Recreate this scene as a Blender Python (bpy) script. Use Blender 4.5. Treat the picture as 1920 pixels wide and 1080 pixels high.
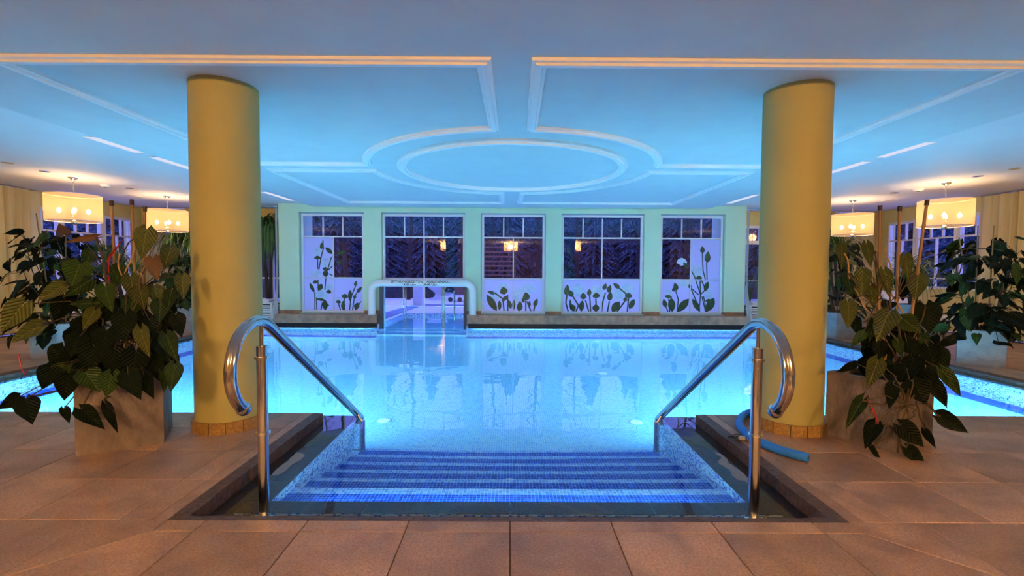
import bpy, bmesh, math, random
from mathutils import Vector, Matrix
random.seed(7)
PI = math.pi
scene = bpy.context.scene
for o in list(bpy.data.objects):
    bpy.data.objects.remove(o)
COL = scene.collection

# ------------------------------------------------------------------ camera
FPX, CX, CY = 870.0, 960.0, 540.0
CAM = Vector((0.0, 0.0, 1.40))
_p, _y, _r = math.atan(35 / FPX), 3 / FPX, 0.0055
FW = Vector((math.sin(_y) * math.cos(_p), math.cos(_y) * math.cos(_p), -math.sin(_p)))
_R0 = FW.cross(Vector((0, 0, 1))).normalized()
_U0 = _R0.cross(FW)
RT = _R0 * math.cos(_r) + _U0 * math.sin(_r)
UP = _U0 * math.cos(_r) - _R0 * math.sin(_r)
cam_data = bpy.data.cameras.new('camera')
cam_data.sensor_width = 36.0
cam_data.lens = FPX / 1920 * 36.0
cam_data.clip_start = 0.05
cam = bpy.data.objects.new('camera', cam_data)
COL.objects.link(cam)
m = Matrix.Identity(4)
for i in range(3):
    m[i][0], m[i][1], m[i][2], m[i][3] = RT[i], UP[i], -FW[i], CAM[i]
cam.matrix_world = m
scene.camera = cam

# ------------------------------------------------------------------ world, exposure
world = bpy.data.worlds.new('dusk')
scene.world = world
world.use_nodes = True
bg = world.node_tree.nodes['Background']
bg.inputs[0].default_value = (0.20, 0.25, 1.0, 1)
bg.inputs[1].default_value = 3.2
vs = scene.view_settings
vs.view_transform = 'Standard'
vs.look = 'None'
vs.gamma = 1.0
vs.use_curve_mapping = False
vs.exposure = 0.0
scene.cycles.max_bounces = 8
scene.cycles.diffuse_bounces = 3
scene.cycles.glossy_bounces = 4
scene.cycles.transmission_bounces = 6
scene.cycles.transparent_max_bounces = 10
scene.cycles.sample_clamp_indirect = 40.0
scene.cycles.blur_glossy = 0.5
scene.cycles.adaptive_threshold = 0.02

POOL_W = 66.0       # watts of each underwater lamp
PEND_W = 34.0       # watts of each pendant bulb group
POOL_COL = (0.25, 0.82, 1.0)
WARM = (1.0, 0.62, 0.29)
FAR_W = 14.0        # watts per metre of the unseen strip added under the far rim

# pixel -> ray helpers (a pixel gives a direction only)
def ray(px, py):
    return (RT * ((px - CX) / FPX) - UP * ((py - CY) / FPX) + FW)
def onZ(px, py, z=0.0):
    d = ray(px, py); t = (z - CAM.z) / d.z
    return CAM + d * t
def onY(px, py, y):
    d = ray(px, py); t = y / d.y
    return CAM + d * t

# ------------------------------------------------------------------ heights and plan
WATER = -0.085
SOFFIT = 2.97
CEIL = 3.05
POOL_X = 6.48
POOL_Y0, POOL_Y1 = 4.66, 11.60
ST_X, ST_Y0 = 1.53, 2.93
TR_X, TR_Y0 = 1.81, 2.58      # edge of the stone floor round the stairs
ED_Y = 4.45                   # edge of the stone floor along the pool
BAY_Y = 11.91
BAY_X0, BAY_X1 = -5.93, 6.03
WING_X, WING_Y = 10.3, 13.05
BACK_Y = -6.0

# ------------------------------------------------------------------ materials
MATS = {}
def nodes_of(name):
    mt = bpy.data.materials.new(name); mt.use_nodes = True
    nt = mt.node_tree
    for n in list(nt.nodes): nt.nodes.remove(n)
    out = nt.nodes.new('ShaderNodeOutputMaterial')
    MATS[name] = mt
    return mt, nt, out
def N(nt, t, **kw):
    n = nt.nodes.new(t)
    for k, v in kw.items(): setattr(n, k, v)
    return n
def math_node(nt, op, a, b=None, c=None):
    n = N(nt, 'ShaderNodeMath', operation=op)
    for i, v in enumerate((a, b, c)):
        if v is None: continue
        if isinstance(v, (int, float)): n.inputs[i].default_value = v
        else: nt.links.new(v, n.inputs[i])
    return n.outputs[0]
def mixcol(nt, fac, a, b, blend='MIX'):
    n = N(nt, 'ShaderNodeMix', data_type='RGBA', blend_type=blend)
    for s, v in ((0, fac), (6, a), (7, b)):
        if isinstance(v, (int, float)): n.inputs[s].default_value = v
        elif isinstance(v, tuple): n.inputs[s].default_value = (v[0], v[1], v[2], 1)
        else: nt.links.new(v, n.inputs[s])
    return n.outputs[2]
def simple(name, col, rough=0.5, metal=0.0, col2=None, scale=8.0, detail=4.0, bump=0.0, bscale=None,
           stretch=(1, 1, 1), rnd=0.0, sheen=0.0, spec=0.5, emis=None, estr=0.0, transl=None, contrast=(0.3, 0.7)):
    mt, nt, out = nodes_of(name)
    b = N(nt, 'ShaderNodeBsdfPrincipled')
    b.inputs['Roughness'].default_value = rough
    b.inputs['Metallic'].default_value = metal
    b.inputs['Specular IOR Level'].default_value = spec
    tc = N(nt, 'ShaderNodeTexCoord')
    mp = N(nt, 'ShaderNodeMapping'); mp.inputs['Scale'].default_value = stretch
    nt.links.new(tc.outputs['Object'], mp.inputs['Vector'])
    colsock = None
    if col2 is not None:
        nz = N(nt, 'ShaderNodeTexNoise'); nz.inputs['Scale'].default_value = scale; nz.inputs['Detail'].default_value = detail
        nt.links.new(mp.outputs[0], nz.inputs['Vector'])
        rp = N(nt, 'ShaderNodeMapRange')
        rp.inputs[1].default_value, rp.inputs[2].default_value = contrast
        nt.links.new(nz.outputs['Fac'], rp.inputs[0])
        colsock = mixcol(nt, rp.outputs[0], col, col2)
    if rnd > 0:
        oi = N(nt, 'ShaderNodeObjectInfo')
        f = math_node(nt, 'MULTIPLY_ADD', oi.outputs['Random'], 2 * rnd, 1 - rnd)
        hsv = N(nt, 'ShaderNodeHueSaturation')
        nt.links.new(f, hsv.inputs['Value'])
        if colsock is None: hsv.inputs['Color'].default_value = (*col, 1)
        else: nt.links.new(colsock, hsv.inputs['Color'])
        colsock = hsv.outputs[0]
    if colsock is None: b.inputs['Base Color'].default_value = (*col, 1)
    else: nt.links.new(colsock, b.inputs['Base Color'])
    if bump > 0:
        nb = N(nt, 'ShaderNodeTexNoise'); nb.inputs['Scale'].default_value = bscale or scale; nb.inputs['Detail'].default_value = 6
        nt.links.new(mp.outputs[0], nb.inputs['Vector'])
        bp = N(nt, 'ShaderNodeBump'); bp.inputs['Strength'].default_value = bump; bp.inputs['Distance'].default_value = 0.02
        nt.links.new(nb.outputs['Fac'], bp.inputs['Height'])
        nt.links.new(bp.outputs[0], b.inputs['Normal'])
    if emis is not None:
        b.inputs['Emission Color'].default_value = (*emis, 1)
        b.inputs['Emission Strength'].default_value = estr
    last = b.outputs[0]
    if transl is not None:
        tr = N(nt, 'ShaderNodeBsdfTranslucent'); tr.inputs[0].default_value = (*transl[0], 1)
        if colsock is not None and transl[0] is col: nt.links.new(colsock, tr.inputs[0])
        mx = N(nt, 'ShaderNodeMixShader'); mx.inputs[0].default_value = transl[1]
        nt.links.new(last, mx.inputs[1]); nt.links.new(tr.outputs[0], mx.inputs[2]); last = mx.outputs[0]
    nt.links.new(last, out.inputs[0])
    return mt

def mosaic(name, mode, cols, weights, grout, tile=0.025):
    """glass mosaic: random tile colours and pale grout, laid by position; mode 'floor' or 'wall'"""
    mt, nt, out = nodes_of(name)
    geo = N(nt, 'ShaderNodeNewGeometry')
    sp = N(nt, 'ShaderNodeSeparateXYZ'); nt.links.new(geo.outputs['Position'], sp.inputs[0])
    if mode == 'floor': u, v = sp.outputs[0], sp.outputs[1]
    else: u, v = math_node(nt, 'ADD', sp.outputs[0], sp.outputs[1]), sp.outputs[2]
    u = math_node(nt, 'DIVIDE', u, tile); v = math_node(nt, 'DIVIDE', v, tile)
    fu, fv = math_node(nt, 'FLOOR', u), math_node(nt, 'FLOOR', v)
    cb = N(nt, 'ShaderNodeCombineXYZ'); nt.links.new(fu, cb.inputs[0]); nt.links.new(fv, cb.inputs[1])
    wn = N(nt, 'ShaderNodeTexWhiteNoise', noise_dimensions='2D'); nt.links.new(cb.outputs[0], wn.inputs['Vector'])
    rp = N(nt, 'ShaderNodeValToRGB'); rp.color_ramp.interpolation = 'CONSTANT'
    acc = 0.0
    while len(rp.color_ramp.elements) < len(cols): rp.color_ramp.elements.new(0.5)
    for e, c, w in zip(rp.color_ramp.elements, cols, weights):
        e.position = acc; e.color = (*c, 1); acc += w
    nt.links.new(wn.outputs['Value'], rp.inputs[0])
    gu = math_node(nt, 'FRACT', u); gv = math_node(nt, 'FRACT', v)
    g = math_node(nt, 'MAXIMUM', math_node(nt, 'LESS_THAN', gu, 0.09), math_node(nt, 'LESS_THAN', gv, 0.09))
    c = mixcol(nt, g, rp.outputs[0], grout)
    b = N(nt, 'ShaderNodeBsdfPrincipled'); b.inputs['Roughness'].default_value = 0.35
    b.inputs['Specular IOR Level'].default_value = 0.2
    nt.links.new(c, b.inputs['Base Color']); nt.links.new(b.outputs[0], out.inputs[0])
    return mt

def glassy(name, tint=(1, 1, 1), f0=0.06, rough=0.0):
    """thin pane: mirror reflection growing towards grazing, the rest passes straight through"""
    mt, nt, out = nodes_of(name)
    lw = N(nt, 'ShaderNodeLayerWeight'); lw.inputs[0].default_value = 0.5
    f = math_node(nt, 'MULTIPLY_ADD', math_node(nt, 'POWER', lw.outputs['Facing'], 5.0), 1 - f0, f0)
    tr = N(nt, 'ShaderNodeBsdfTransparent'); tr.inputs[0].default_value = (*tint, 1)
    gl = N(nt, 'ShaderNodeBsdfGlossy'); gl.inputs['Roughness'].default_value = rough
    mx = N(nt, 'ShaderNodeMixShader')
    nt.links.new(f, mx.inputs[0]); nt.links.new(tr.outputs[0], mx.inputs[1]); nt.links.new(gl.outputs[0], mx.inputs[2])
    nt.links.new(mx.outputs[0], out.inputs[0])
    return mt

def emitter(name, col, strength):
    mt, nt, out = nodes_of(name)
    e = N(nt, 'ShaderNodeEmission'); e.inputs[0].default_value = (*col, 1); e.inputs[1].default_value = strength
    nt.links.new(e.outputs[0], out.inputs[0]); return mt

M = {}
mt, nt, out = nodes_of('stone_tile')
b_ = N(nt, 'ShaderNodeBsdfPrincipled'); b_.inputs['Roughness'].default_value = 0.45
tc = N(nt, 'ShaderNodeTexCoord'); oi = N(nt, 'ShaderNodeObjectInfo')
off = N(nt, 'ShaderNodeVectorMath', operation='ADD')
cb = N(nt, 'ShaderNodeCombineXYZ'); r1 = math_node(nt, 'MULTIPLY', oi.outputs['Random'], 37.0)
nt.links.new(r1, cb.inputs[0]); nt.links.new(r1, cb.inputs[1]); nt.links.new(tc.outputs['Object'], off.inputs[0]); nt.links.new(cb.outputs[0], off.inputs[1])
def tnoise(scale, detail, dist=0.0, lo=0.3, hi=0.7):
    n = N(nt, 'ShaderNodeTexNoise'); n.inputs['Scale'].default_value = scale; n.inputs['Detail'].default_value = detail; n.inputs['Distortion'].default_value = dist
    nt.links.new(off.outputs[0], n.inputs['Vector']); r = N(nt, 'ShaderNodeMapRange'); r.inputs[1].default_value = lo; r.inputs[2].default_value = hi
    nt.links.new(n.outputs['Fac'], r.inputs[0]); return r.outputs[0], n.outputs['Fac']
big, _ = tnoise(3.0, 8, 0.6, 0.35, 0.68); fine, fraw = tnoise(75, 4, 0.3, 0.32, 0.7); mid, _ = tnoise(14, 6, 1.2, 0.4, 0.75)
c_ = mixcol(nt, big, (0.50, 0.30, 0.18), (0.25, 0.145, 0.095))
c_ = mixcol(nt, math_node(nt, 'MULTIPLY', mid, 0.5), c_, (0.40, 0.29, 0.235))
c_ = mixcol(nt, math_node(nt, 'MULTIPLY', fine, 0.6), c_, (0.15, 0.085, 0.058))
hs = N(nt, 'ShaderNodeHueSaturation'); nt.links.new(c_, hs.inputs['Color'])
nt.links.new(math_node(nt, 'MULTIPLY_ADD', oi.outputs['Random'], 0.36, 0.86), hs.inputs['Value'])
nt.links.new(hs.outputs[0], b_.inputs['Base Color'])
bp = N(nt, 'ShaderNodeBump'); bp.inputs['Strength'].default_value = 0.5; bp.inputs['Distance'].default_value = 0.008
nt.links.new(fraw, bp.inputs['Height']); nt.links.new(bp.outputs[0], b_.inputs['Normal']); nt.links.new(b_.outputs[0], out.inputs[0])
M['tile'] = mt
M['grout'] = simple('tile_grout', (0.06, 0.04, 0.03), 0.9, col2=(0.09, 0.06, 0.045), scale=30)
M['granite'] = simple('brown_granite', (0.085, 0.055, 0.04), 0.3, col2=(0.02, 0.014, 0.012), scale=120, detail=3, bump=0.1, bscale=60, contrast=(0.4, 0.6))
M['coping'] = simple('split_stone_coping', (0.12, 0.065, 0.042), 0.5, col2=(0.05, 0.028, 0.02), scale=22, detail=6, bump=0.7, bscale=34)
M['ledge'] = simple('ledge_stone', (0.46, 0.27, 0.165), 0.4, col2=(0.24, 0.14, 0.095), scale=7, detail=8, bump=0.2, bscale=30, rnd=0.15)
M['base_tile'] = simple('column_base_tile', (0.40, 0.24, 0.07), 0.5, col2=(0.22, 0.12, 0.035), scale=40, detail=5, bump=0.3, bscale=60, rnd=0.18)
M['ceiling'] = simple('ceiling_paint', (0.67, 0.69, 0.68), 0.75, col2=(0.63, 0.65, 0.65), scale=3, bump=0.04, bscale=90)
M['ceiling_wing'] = simple('wing_ceiling_paint', (0.78, 0.76, 0.76), 0.7, col2=(0.75, 0.73, 0.73), scale=2)
M['stucco'] = simple('white_moulding', (0.90, 0.89, 0.86), 0.5, col2=(0.87, 0.86, 0.84), scale=6)
M['column'] = simple('yellow_column_paint', (0.42, 0.385, 0.13), 0.6, col2=(0.385, 0.35, 0.115), scale=2.2, bump=0.05, bscale=120)
M['bay_wall'] = simple('cream_wall_paint', (0.58, 0.78, 0.58), 0.7, col2=(0.55, 0.75, 0.55), scale=2.5, bump=0.04, bscale=100)
M['wing_wall'] = simple('yellow_wall_paint', (0.72, 0.60, 0.24), 0.7, col2=(0.68, 0.56, 0.21), scale=2, bump=0.04, bscale=100)
M['room_wall'] = simple('dark_panelling', (0.16, 0.09, 0.05), 0.6, col2=(0.11, 0.06, 0.035), scale=2)
M['white'] = simple('white_window_paint', (0.80, 0.80, 0.80), 0.35, col2=(0.76, 0.76, 0.77), scale=5)
M['pipe'] = simple('white_pipe_lacquer', (0.82, 0.84, 0.84), 0.3, col2=(0.79, 0.81, 0.82), scale=4)
M['ink'] = simple('black_lettering', (0.01, 0.01, 0.012), 0.5)
M['steel'] = simple('brushed_steel', (0.62, 0.60, 0.58), 0.16, 1.0, col2=(0.55, 0.53, 0.51), scale=30, stretch=(1, 1, 0.05))
M['steel_dark'] = simple('dark_steel', (0.10, 0.11, 0.13), 0.3, 0.8)
M['mos_floor'] = mosaic('pool_floor_mosaic', 'floor', [(0.25, 0.55, 0.92), (0.21, 0.50, 0.91), (0.30, 0.60, 0.93), (0.16, 0.43, 0.89)], [0.35, 0.3, 0.25, 0.1], (0.70, 0.86, 0.95))
M['mos_wall'] = mosaic('pool_wall_mosaic', 'wall', [(0.62, 0.76, 0.92), (0.42, 0.60, 0.90), (0.02, 0.06, 0.52), (0.16, 0.30, 0.80)], [0.36, 0.24, 0.24, 0.16], (0.82, 0.88, 0.92))
M['mos_dark'] = mosaic('dark_blue_mosaic', 'floor', [(0.008, 0.035, 0.50), (0.012, 0.06, 0.64), (0.004, 0.02, 0.38), (0.03, 0.10, 0.74)], [0.35, 0.3, 0.2, 0.15], (0.30, 0.52, 0.9))
M['mos_light'] = mosaic('light_nosing_mosaic', 'floor', [(0.16, 0.36, 0.88), (0.26, 0.48, 0.92), (0.10, 0.26, 0.82)], [0.4, 0.35, 0.25], (0.72, 0.82, 0.92))
M['inlet'] = simple('white_plastic', (0.85, 0.87, 0.88), 0.35)
M['glass'] = glassy('window_glass', (0.92, 0.94, 0.97), 0.05)
M['door_glass'] = glassy('door_glass', (0.93, 0.97, 0.98), 0.05)
M['lens'] = emitter('pool_lamp_lens', (0.45, 0.8, 1.0), 1.3)
M['pot'] = simple('cast_stone', (0.225, 0.18, 0.16), 0.8, col2=(0.15, 0.12, 0.108), scale=14, detail=8, bump=0.9, bscale=40, stretch=(1, 1, 0.5))
M['pot_grey'] = simple('pale_cast_stone', (0.27, 0.28, 0.31), 0.75, col2=(0.2, 0.21, 0.235), scale=9, detail=6, bump=0.35, bscale=40)
M['soil'] = simple('potting_soil', (0.03, 0.02, 0.014), 0.95, col2=(0.012, 0.008, 0.006), scale=40, bump=0.8, bscale=60)
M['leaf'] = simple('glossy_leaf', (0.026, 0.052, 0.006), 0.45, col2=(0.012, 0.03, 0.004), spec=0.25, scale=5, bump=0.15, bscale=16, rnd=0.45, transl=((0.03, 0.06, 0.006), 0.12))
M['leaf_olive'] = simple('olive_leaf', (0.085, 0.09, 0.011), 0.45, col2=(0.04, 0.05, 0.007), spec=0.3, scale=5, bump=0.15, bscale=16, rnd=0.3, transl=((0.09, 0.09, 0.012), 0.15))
M['leaf_dark'] = simple('dark_leaf', (0.004, 0.009, 0.003), 0.5, col2=(0.002, 0.005, 0.002), scale=5, bump=0.1, bscale=16, rnd=0.4, spec=0.12)  # shaded copy of the leaf: lack of light put into the colour
M['leaf_brown'] = simple('dry_leaf', (0.13, 0.062, 0.016), 0.6, col2=(0.08, 0.035, 0.01), scale=8, rnd=0.2)
M['grass'] = simple('grassy_blade', (0.075, 0.17, 0.03), 0.45, col2=(0.04, 0.10, 0.018), scale=4)
def add_veins(mt, rib, amount):
    nt = mt.node_tree; b = next(n for n in nt.nodes if n.type == 'BSDF_PRINCIPLED')
    src = b.inputs['Base Color'].links[0].from_socket
    tc = N(nt, 'ShaderNodeTexCoord'); sp = N(nt, 'ShaderNodeSeparateXYZ'); nt.links.new(tc.outputs['Object'], sp.inputs[0])
    ax = math_node(nt, 'ABSOLUTE', sp.outputs[0])
    mid = math_node(nt, 'LESS_THAN', ax, 0.014)
    f = math_node(nt, 'FRACT', math_node(nt, 'MULTIPLY', math_node(nt, 'MULTIPLY_ADD', ax, -1.1, sp.outputs[1]), 7.0))
    side = math_node(nt, 'LESS_THAN', f, 0.10)
    v = math_node(nt, 'MULTIPLY', math_node(nt, 'MAXIMUM', mid, math_node(nt, 'MULTIPLY', side, 0.6)), amount)
    nt.links.new(mixcol(nt, v, src, rib), b.inputs['Base Color'])
    h = N(nt, 'ShaderNodeBump'); h.inputs['Strength'].default_value = 0.6; h.inputs['Distance'].default_value = 0.02
    nt.links.new(math_node(nt, 'PINGPONG', f, 0.5), h.inputs['Height']); nt.links.new(h.outputs[0], b.inputs['Normal'])
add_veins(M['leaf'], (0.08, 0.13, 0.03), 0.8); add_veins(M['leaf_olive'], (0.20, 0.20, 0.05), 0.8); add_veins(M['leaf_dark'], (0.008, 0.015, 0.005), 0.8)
M['red'] = simple('red_spathe', (0.55, 0.02, 0.015), 0.4, col2=(0.35, 0.012, 0.012), scale=9)
M['bamboo'] = simple('bamboo_cane', (0.30, 0.17, 0.065), 0.5, col2=(0.19, 0.10, 0.04), scale=12, stretch=(1, 1, 0.15), rnd=0.15)
M['cap'] = simple('dark_cane_cap', (0.03, 0.018, 0.012), 0.6)
M['willow'] = simple('corkscrew_willow', (0.50, 0.30, 0.11), 0.55, col2=(0.36, 0.2, 0.07), scale=14)
M['stem'] = simple('brown_stem', (0.075, 0.045, 0.02), 0.6, col2=(0.04, 0.028, 0.012), scale=14)
M['noodle'] = simple('blue_foam', (0.02, 0.22, 0.80), 0.7, col2=(0.015, 0.18, 0.72), scale=40, bump=0.15, bscale=120)
M['rubber'] = simple('black_rubber', (0.012, 0.012, 0.014), 0.5)
M['goggle_lens'] = simple('grey_plastic', (0.35, 0.34, 0.32), 0.25)
M['curtain'] = simple('cream_curtain', (0.78, 0.66, 0.36), 0.85, col2=(0.72, 0.6, 0.3), scale=3, stretch=(6, 6, 0.4), transl=((0.7, 0.6, 0.35), 0.25))
M['sheer'] = simple('white_sheer', (0.75, 0.73, 0.7), 0.85, col2=(0.7, 0.68, 0.66), scale=4, transl=((0.7, 0.7, 0.72), 0.3))
M['film'] = simple('frosted_film', (0.62, 0.66, 0.84), 0.22, col2=(0.58, 0.62, 0.82), scale=3, spec=0.5, transl=((0.93, 0.93, 0.95), 0.75))
M['print_green'] = simple('green_print', (0.02, 0.055, 0.02), 0.35, col2=(0.045, 0.11, 0.035), scale=14)
M['print_bud'] = simple('bud_print', (0.07, 0.14, 0.05), 0.35, col2=(0.02, 0.05, 0.025), scale=22)
M['print_white'] = simple('blossom_print', (0.80, 0.93, 0.95), 0.3, col2=(0.45, 0.66, 0.80), scale=9, transl=((0.75, 0.9, 0.85), 0.35))
M['towel'] = simple('folded_towel', (0.72, 0.74, 0.8), 0.9, col2=(0.6, 0.62, 0.7), scale=30, bump=0.4, bscale=90)
M['slat'] = simple('white_slat', (0.74, 0.72, 0.7), 0.5, col2=(0.68, 0.66, 0.64), scale=8)
M['chrome'] = simple('chrome', (0.75, 0.72, 0.68), 0.12, 1.0)
M['bulb'] = emitter('warm_bulb', (1.0, 0.72, 0.42), 34.0)
M['slot'] = emitter('slot_lamp', (0.80, 0.82, 1.0), 0.9)  # reflections on the ceiling panels, put in as emission
M['grey_plastic'] = simple('dark_downlight', (0.05, 0.045, 0.04), 0.4)
M['paving'] = simple('snowy_terrace', (0.80, 0.74, 0.80), 0.8, col2=(0.68, 0.62, 0.70), scale=1.4, detail=6)
M['deck'] = simple('snowy_deck', (0.78, 0.72, 0.80), 0.8, col2=(0.62, 0.57, 0.68), scale=3)
M['kerb'] = simple('blue_grey_kerb', (0.12, 0.15, 0.34), 0.5)
M['snow'] = simple('snow_field', (0.50, 0.50, 0.56), 0.9, col2=(0.16, 0.16, 0.22), scale=0.35, detail=8)
M['bark'] = simple('bark', (0.035, 0.028, 0.026), 0.9, col2=(0.018, 0.015, 0.015), scale=12, stretch=(1, 1, 0.2), bump=0.4, bscale=14)
M['conifer'] = simple('conifer_green', (0.012, 0.03, 0.06), 0.9, col2=(0.26, 0.32, 0.40), scale=9, detail=8, contrast=(0.5, 0.78), stretch=(1.6, 1.6, 0.5))
M['urn'] = simple('pale_urn_stone', (0.68, 0.66, 0.68), 0.7, col2=(0.58, 0.56, 0.6), scale=14)
M['hedge'] = simple('dark_hedge', (0.02, 0.035, 0.04), 0.9, col2=(0.05, 0.06, 0.08), scale=9)
M['wicker'] = simple('brown_wicker', (0.09, 0.055, 0.035), 0.6, col2=(0.05, 0.03, 0.02), scale=50)
M['wood_out'] = simple('dark_timber', (0.16, 0.085, 0.06), 0.7, col2=(0.10, 0.05, 0.04), scale=12)

# sheer organza lamp shade: bulbs show through it
mt, nt, out = nodes_of('organza_shade')
d1 = N(nt, 'ShaderNodeBsdfTranslucent'); d1.inputs[0].default_value = (0.62, 0.45, 0.28, 1)
d2 = N(nt, 'ShaderNodeBsdfDiffuse'); d2.inputs[0].default_value = (0.55, 0.42, 0.28, 1)
t1 = N(nt, 'ShaderNodeBsdfTransparent'); t1.inputs[0].default_value = (1, 0.88, 0.70, 1)
m1 = N(nt, 'ShaderNodeMixShader'); m1.inputs[0].default_value = 0.35
m2 = N(nt, 'ShaderNodeMixShader'); m2.inputs[0].default_value = 0.5
nt.links.new(d1.outputs[0], m1.inputs[1]); nt.links.new(d2.outputs[0], m1.inputs[2])
nt.links.new(m1.outputs[0], m2.inputs[1]); nt.links.new(t1.outputs[0], m2.inputs[2]); nt.links.new(m2.outputs[0], out.inputs[0])
M['shade'] = mt

# water: a true refracting surface with faint ripples
mt, nt, out = nodes_of('pool_water')
g = N(nt, 'ShaderNodeBsdfGlass'); g.inputs['IOR'].default_value = 1.333; g.inputs['Roughness'].default_value = 0.0
g.inputs['Color'].default_value = (0.97, 0.99, 1.0, 1)
tc = N(nt, 'ShaderNodeTexCoord')
nz = N(nt, 'ShaderNodeTexNoise'); nz.inputs['Scale'].default_value = 1.6; nz.inputs['Detail'].default_value = 2
nt.links.new(tc.outputs['Object'], nz.inputs['Vector'])
bp = N(nt, 'ShaderNodeBump'); bp.inputs['Strength'].default_value = 0.10; bp.inputs['Distance'].default_value = 0.05
nt.links.new(nz.outputs['Fac'], bp.inputs['Height']); nt.links.new(bp.outputs[0], g.inputs['Normal'])
nt.links.new(g.outputs[0], out.inputs[0])
M['water'] = mt

# ------------------------------------------------------------------ mesh building
class MB:
    """collects shapes; build() links them as ONE mesh object"""
    def __init__(s): s.v = []; s.f = []
    def add(s, vs, fs):
        n = len(s.v); s.v += [tuple(p) for p in vs]; s.f += [tuple(i + n for i in f) for f in fs]; return s
    def box(s, x0, x1, y0, y1, z0, z1, mat=None):
        vs = [Vector((x, y, z)) for x in (x0, x1) for y in (y0, y1) for z in (z0, z1)]
        if mat is not None: vs = [mat @ p for p in vs]
        return s.add(vs, [(0, 1, 3, 2), (4, 6, 7, 5), (0, 4, 5, 1), (2, 3, 7, 6), (0, 2, 6, 4), (1, 5, 7, 3)])
    def slab(s, x0, x1, y0, y1, z0, z1, b=0.004):
        """box with a chamfered top"""
        vs = [(x0, y0, z0), (x1, y0, z0), (x1, y1, z0), (x0, y1, z0),
              (x0, y0, z1 - b), (x1, y0, z1 - b), (x1, y1, z1 - b), (x0, y1, z1 - b),
              (x0 + b, y0 + b, z1), (x1 - b, y0 + b, z1), (x1 - b, y1 - b, z1), (x0 + b, y1 - b, z1)]
        fs = [(3, 2, 1, 0), (8, 9, 10, 11)]
        for k in range(4):
            j = (k + 1) % 4
            fs += [(k, j, 4 + j, 4 + k), (4 + k, 4 + j, 8 + j, 8 + k)]
        return s.add(vs, fs)
    def poly_prism(s, pts, z0, z1):
        n = len(pts)
        vs = [(x, y, z0) for x, y in pts] + [(x, y, z1) for x, y in pts]
        fs = [tuple(reversed(range(n))), tuple(range(n, 2 * n))]
        fs += [(k, (k + 1) % n, n + (k + 1) % n, n + k) for k in range(n)]
        return s.add(vs, fs)
    def tube(s, pts, r, seg=10, cap=True, flute=0.0):
        pts = [Vector(p) for p in pts]; n = len(pts)
        rs = r if isinstance(r, (list, tuple)) else [r] * n
        vs = []; fs = []
        t0 = (pts[1] - pts[0]).normalized()
        ref = Vector((0, 0, 1)) if abs(t0.z) < 0.9 else Vector((1, 0, 0))
        u = t0.cross(ref).normalized()
        for i, p in enumerate(pts):
            t = (pts[min(i + 1, n - 1)] - pts[max(i - 1, 0)]).normalized()
            u = (u - t * u.dot(t)).normalized(); w = t.cross(u)
            for k in range(seg):
                a = 2 * PI * k / seg
                rr = rs[i] * (1 - flute * (k % 2))
                vs.append(p + u * (math.cos(a) * rr) + w * (math.sin(a) * rr))
        for i in range(n - 1):
            for k in range(seg):
                k2 = (k + 1) % seg
                fs.append((i * seg + k, i * seg + k2, (i + 1) * seg + k2, (i + 1) * seg + k))
        if cap:
            fs.append(tuple(reversed(range(seg)))); fs.append(tuple((n - 1) * seg + k for k in range(seg)))
        return s.add(vs, fs)
    def lathe(s, prof, c=(0, 0, 0), seg=24, sx=1.0, sy=1.0):
        vs = []; fs = []; n = len(prof)
        for r, z in prof:
            for k in range(seg):
                a = 2 * PI * k / seg
                vs.append((c[0] + r * sx * math.cos(a), c[1] + r * sy * math.sin(a), c[2] + z))
        for i in range(n - 1):
            for k in range(seg):
                k2 = (k + 1) % seg
                fs.append((i * seg + k, i * seg + k2, (i + 1) * seg + k2, (i + 1) * seg + k))
        if prof[0][0] > 1e-6: fs.append(tuple(reversed(range(seg))))
        if prof[-1][0] > 1e-6: fs.append(tuple((n - 1) * seg + k for k in range(seg)))
        return s.add(vs, fs)
    def ball(s, c, r, seg=12, rings=7, sz=1.0):
        prof = [(max(r * math.sin(PI * i / rings), 1e-7), -r * sz * math.cos(PI * i / rings)) for i in range(rings + 1)]
        return s.lathe(prof, c, seg)
    def mesh(s, name, smooth=False):
        me = bpy.data.meshes.new(name); me.from_pydata(s.v, [], s.f); me.update()
        if smooth:
            me.polygons.foreach_set('use_smooth', [True] * len(me.polygons))
            try: me.set_sharp_from_angle(angle=math.radians(42))
            except Exception: pass
        return me
    def build(s, name, mat, parent=None, smooth=False):
        me = s.mesh(name, smooth); me.materials.append(mat)
        return link(name, me, parent)

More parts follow.
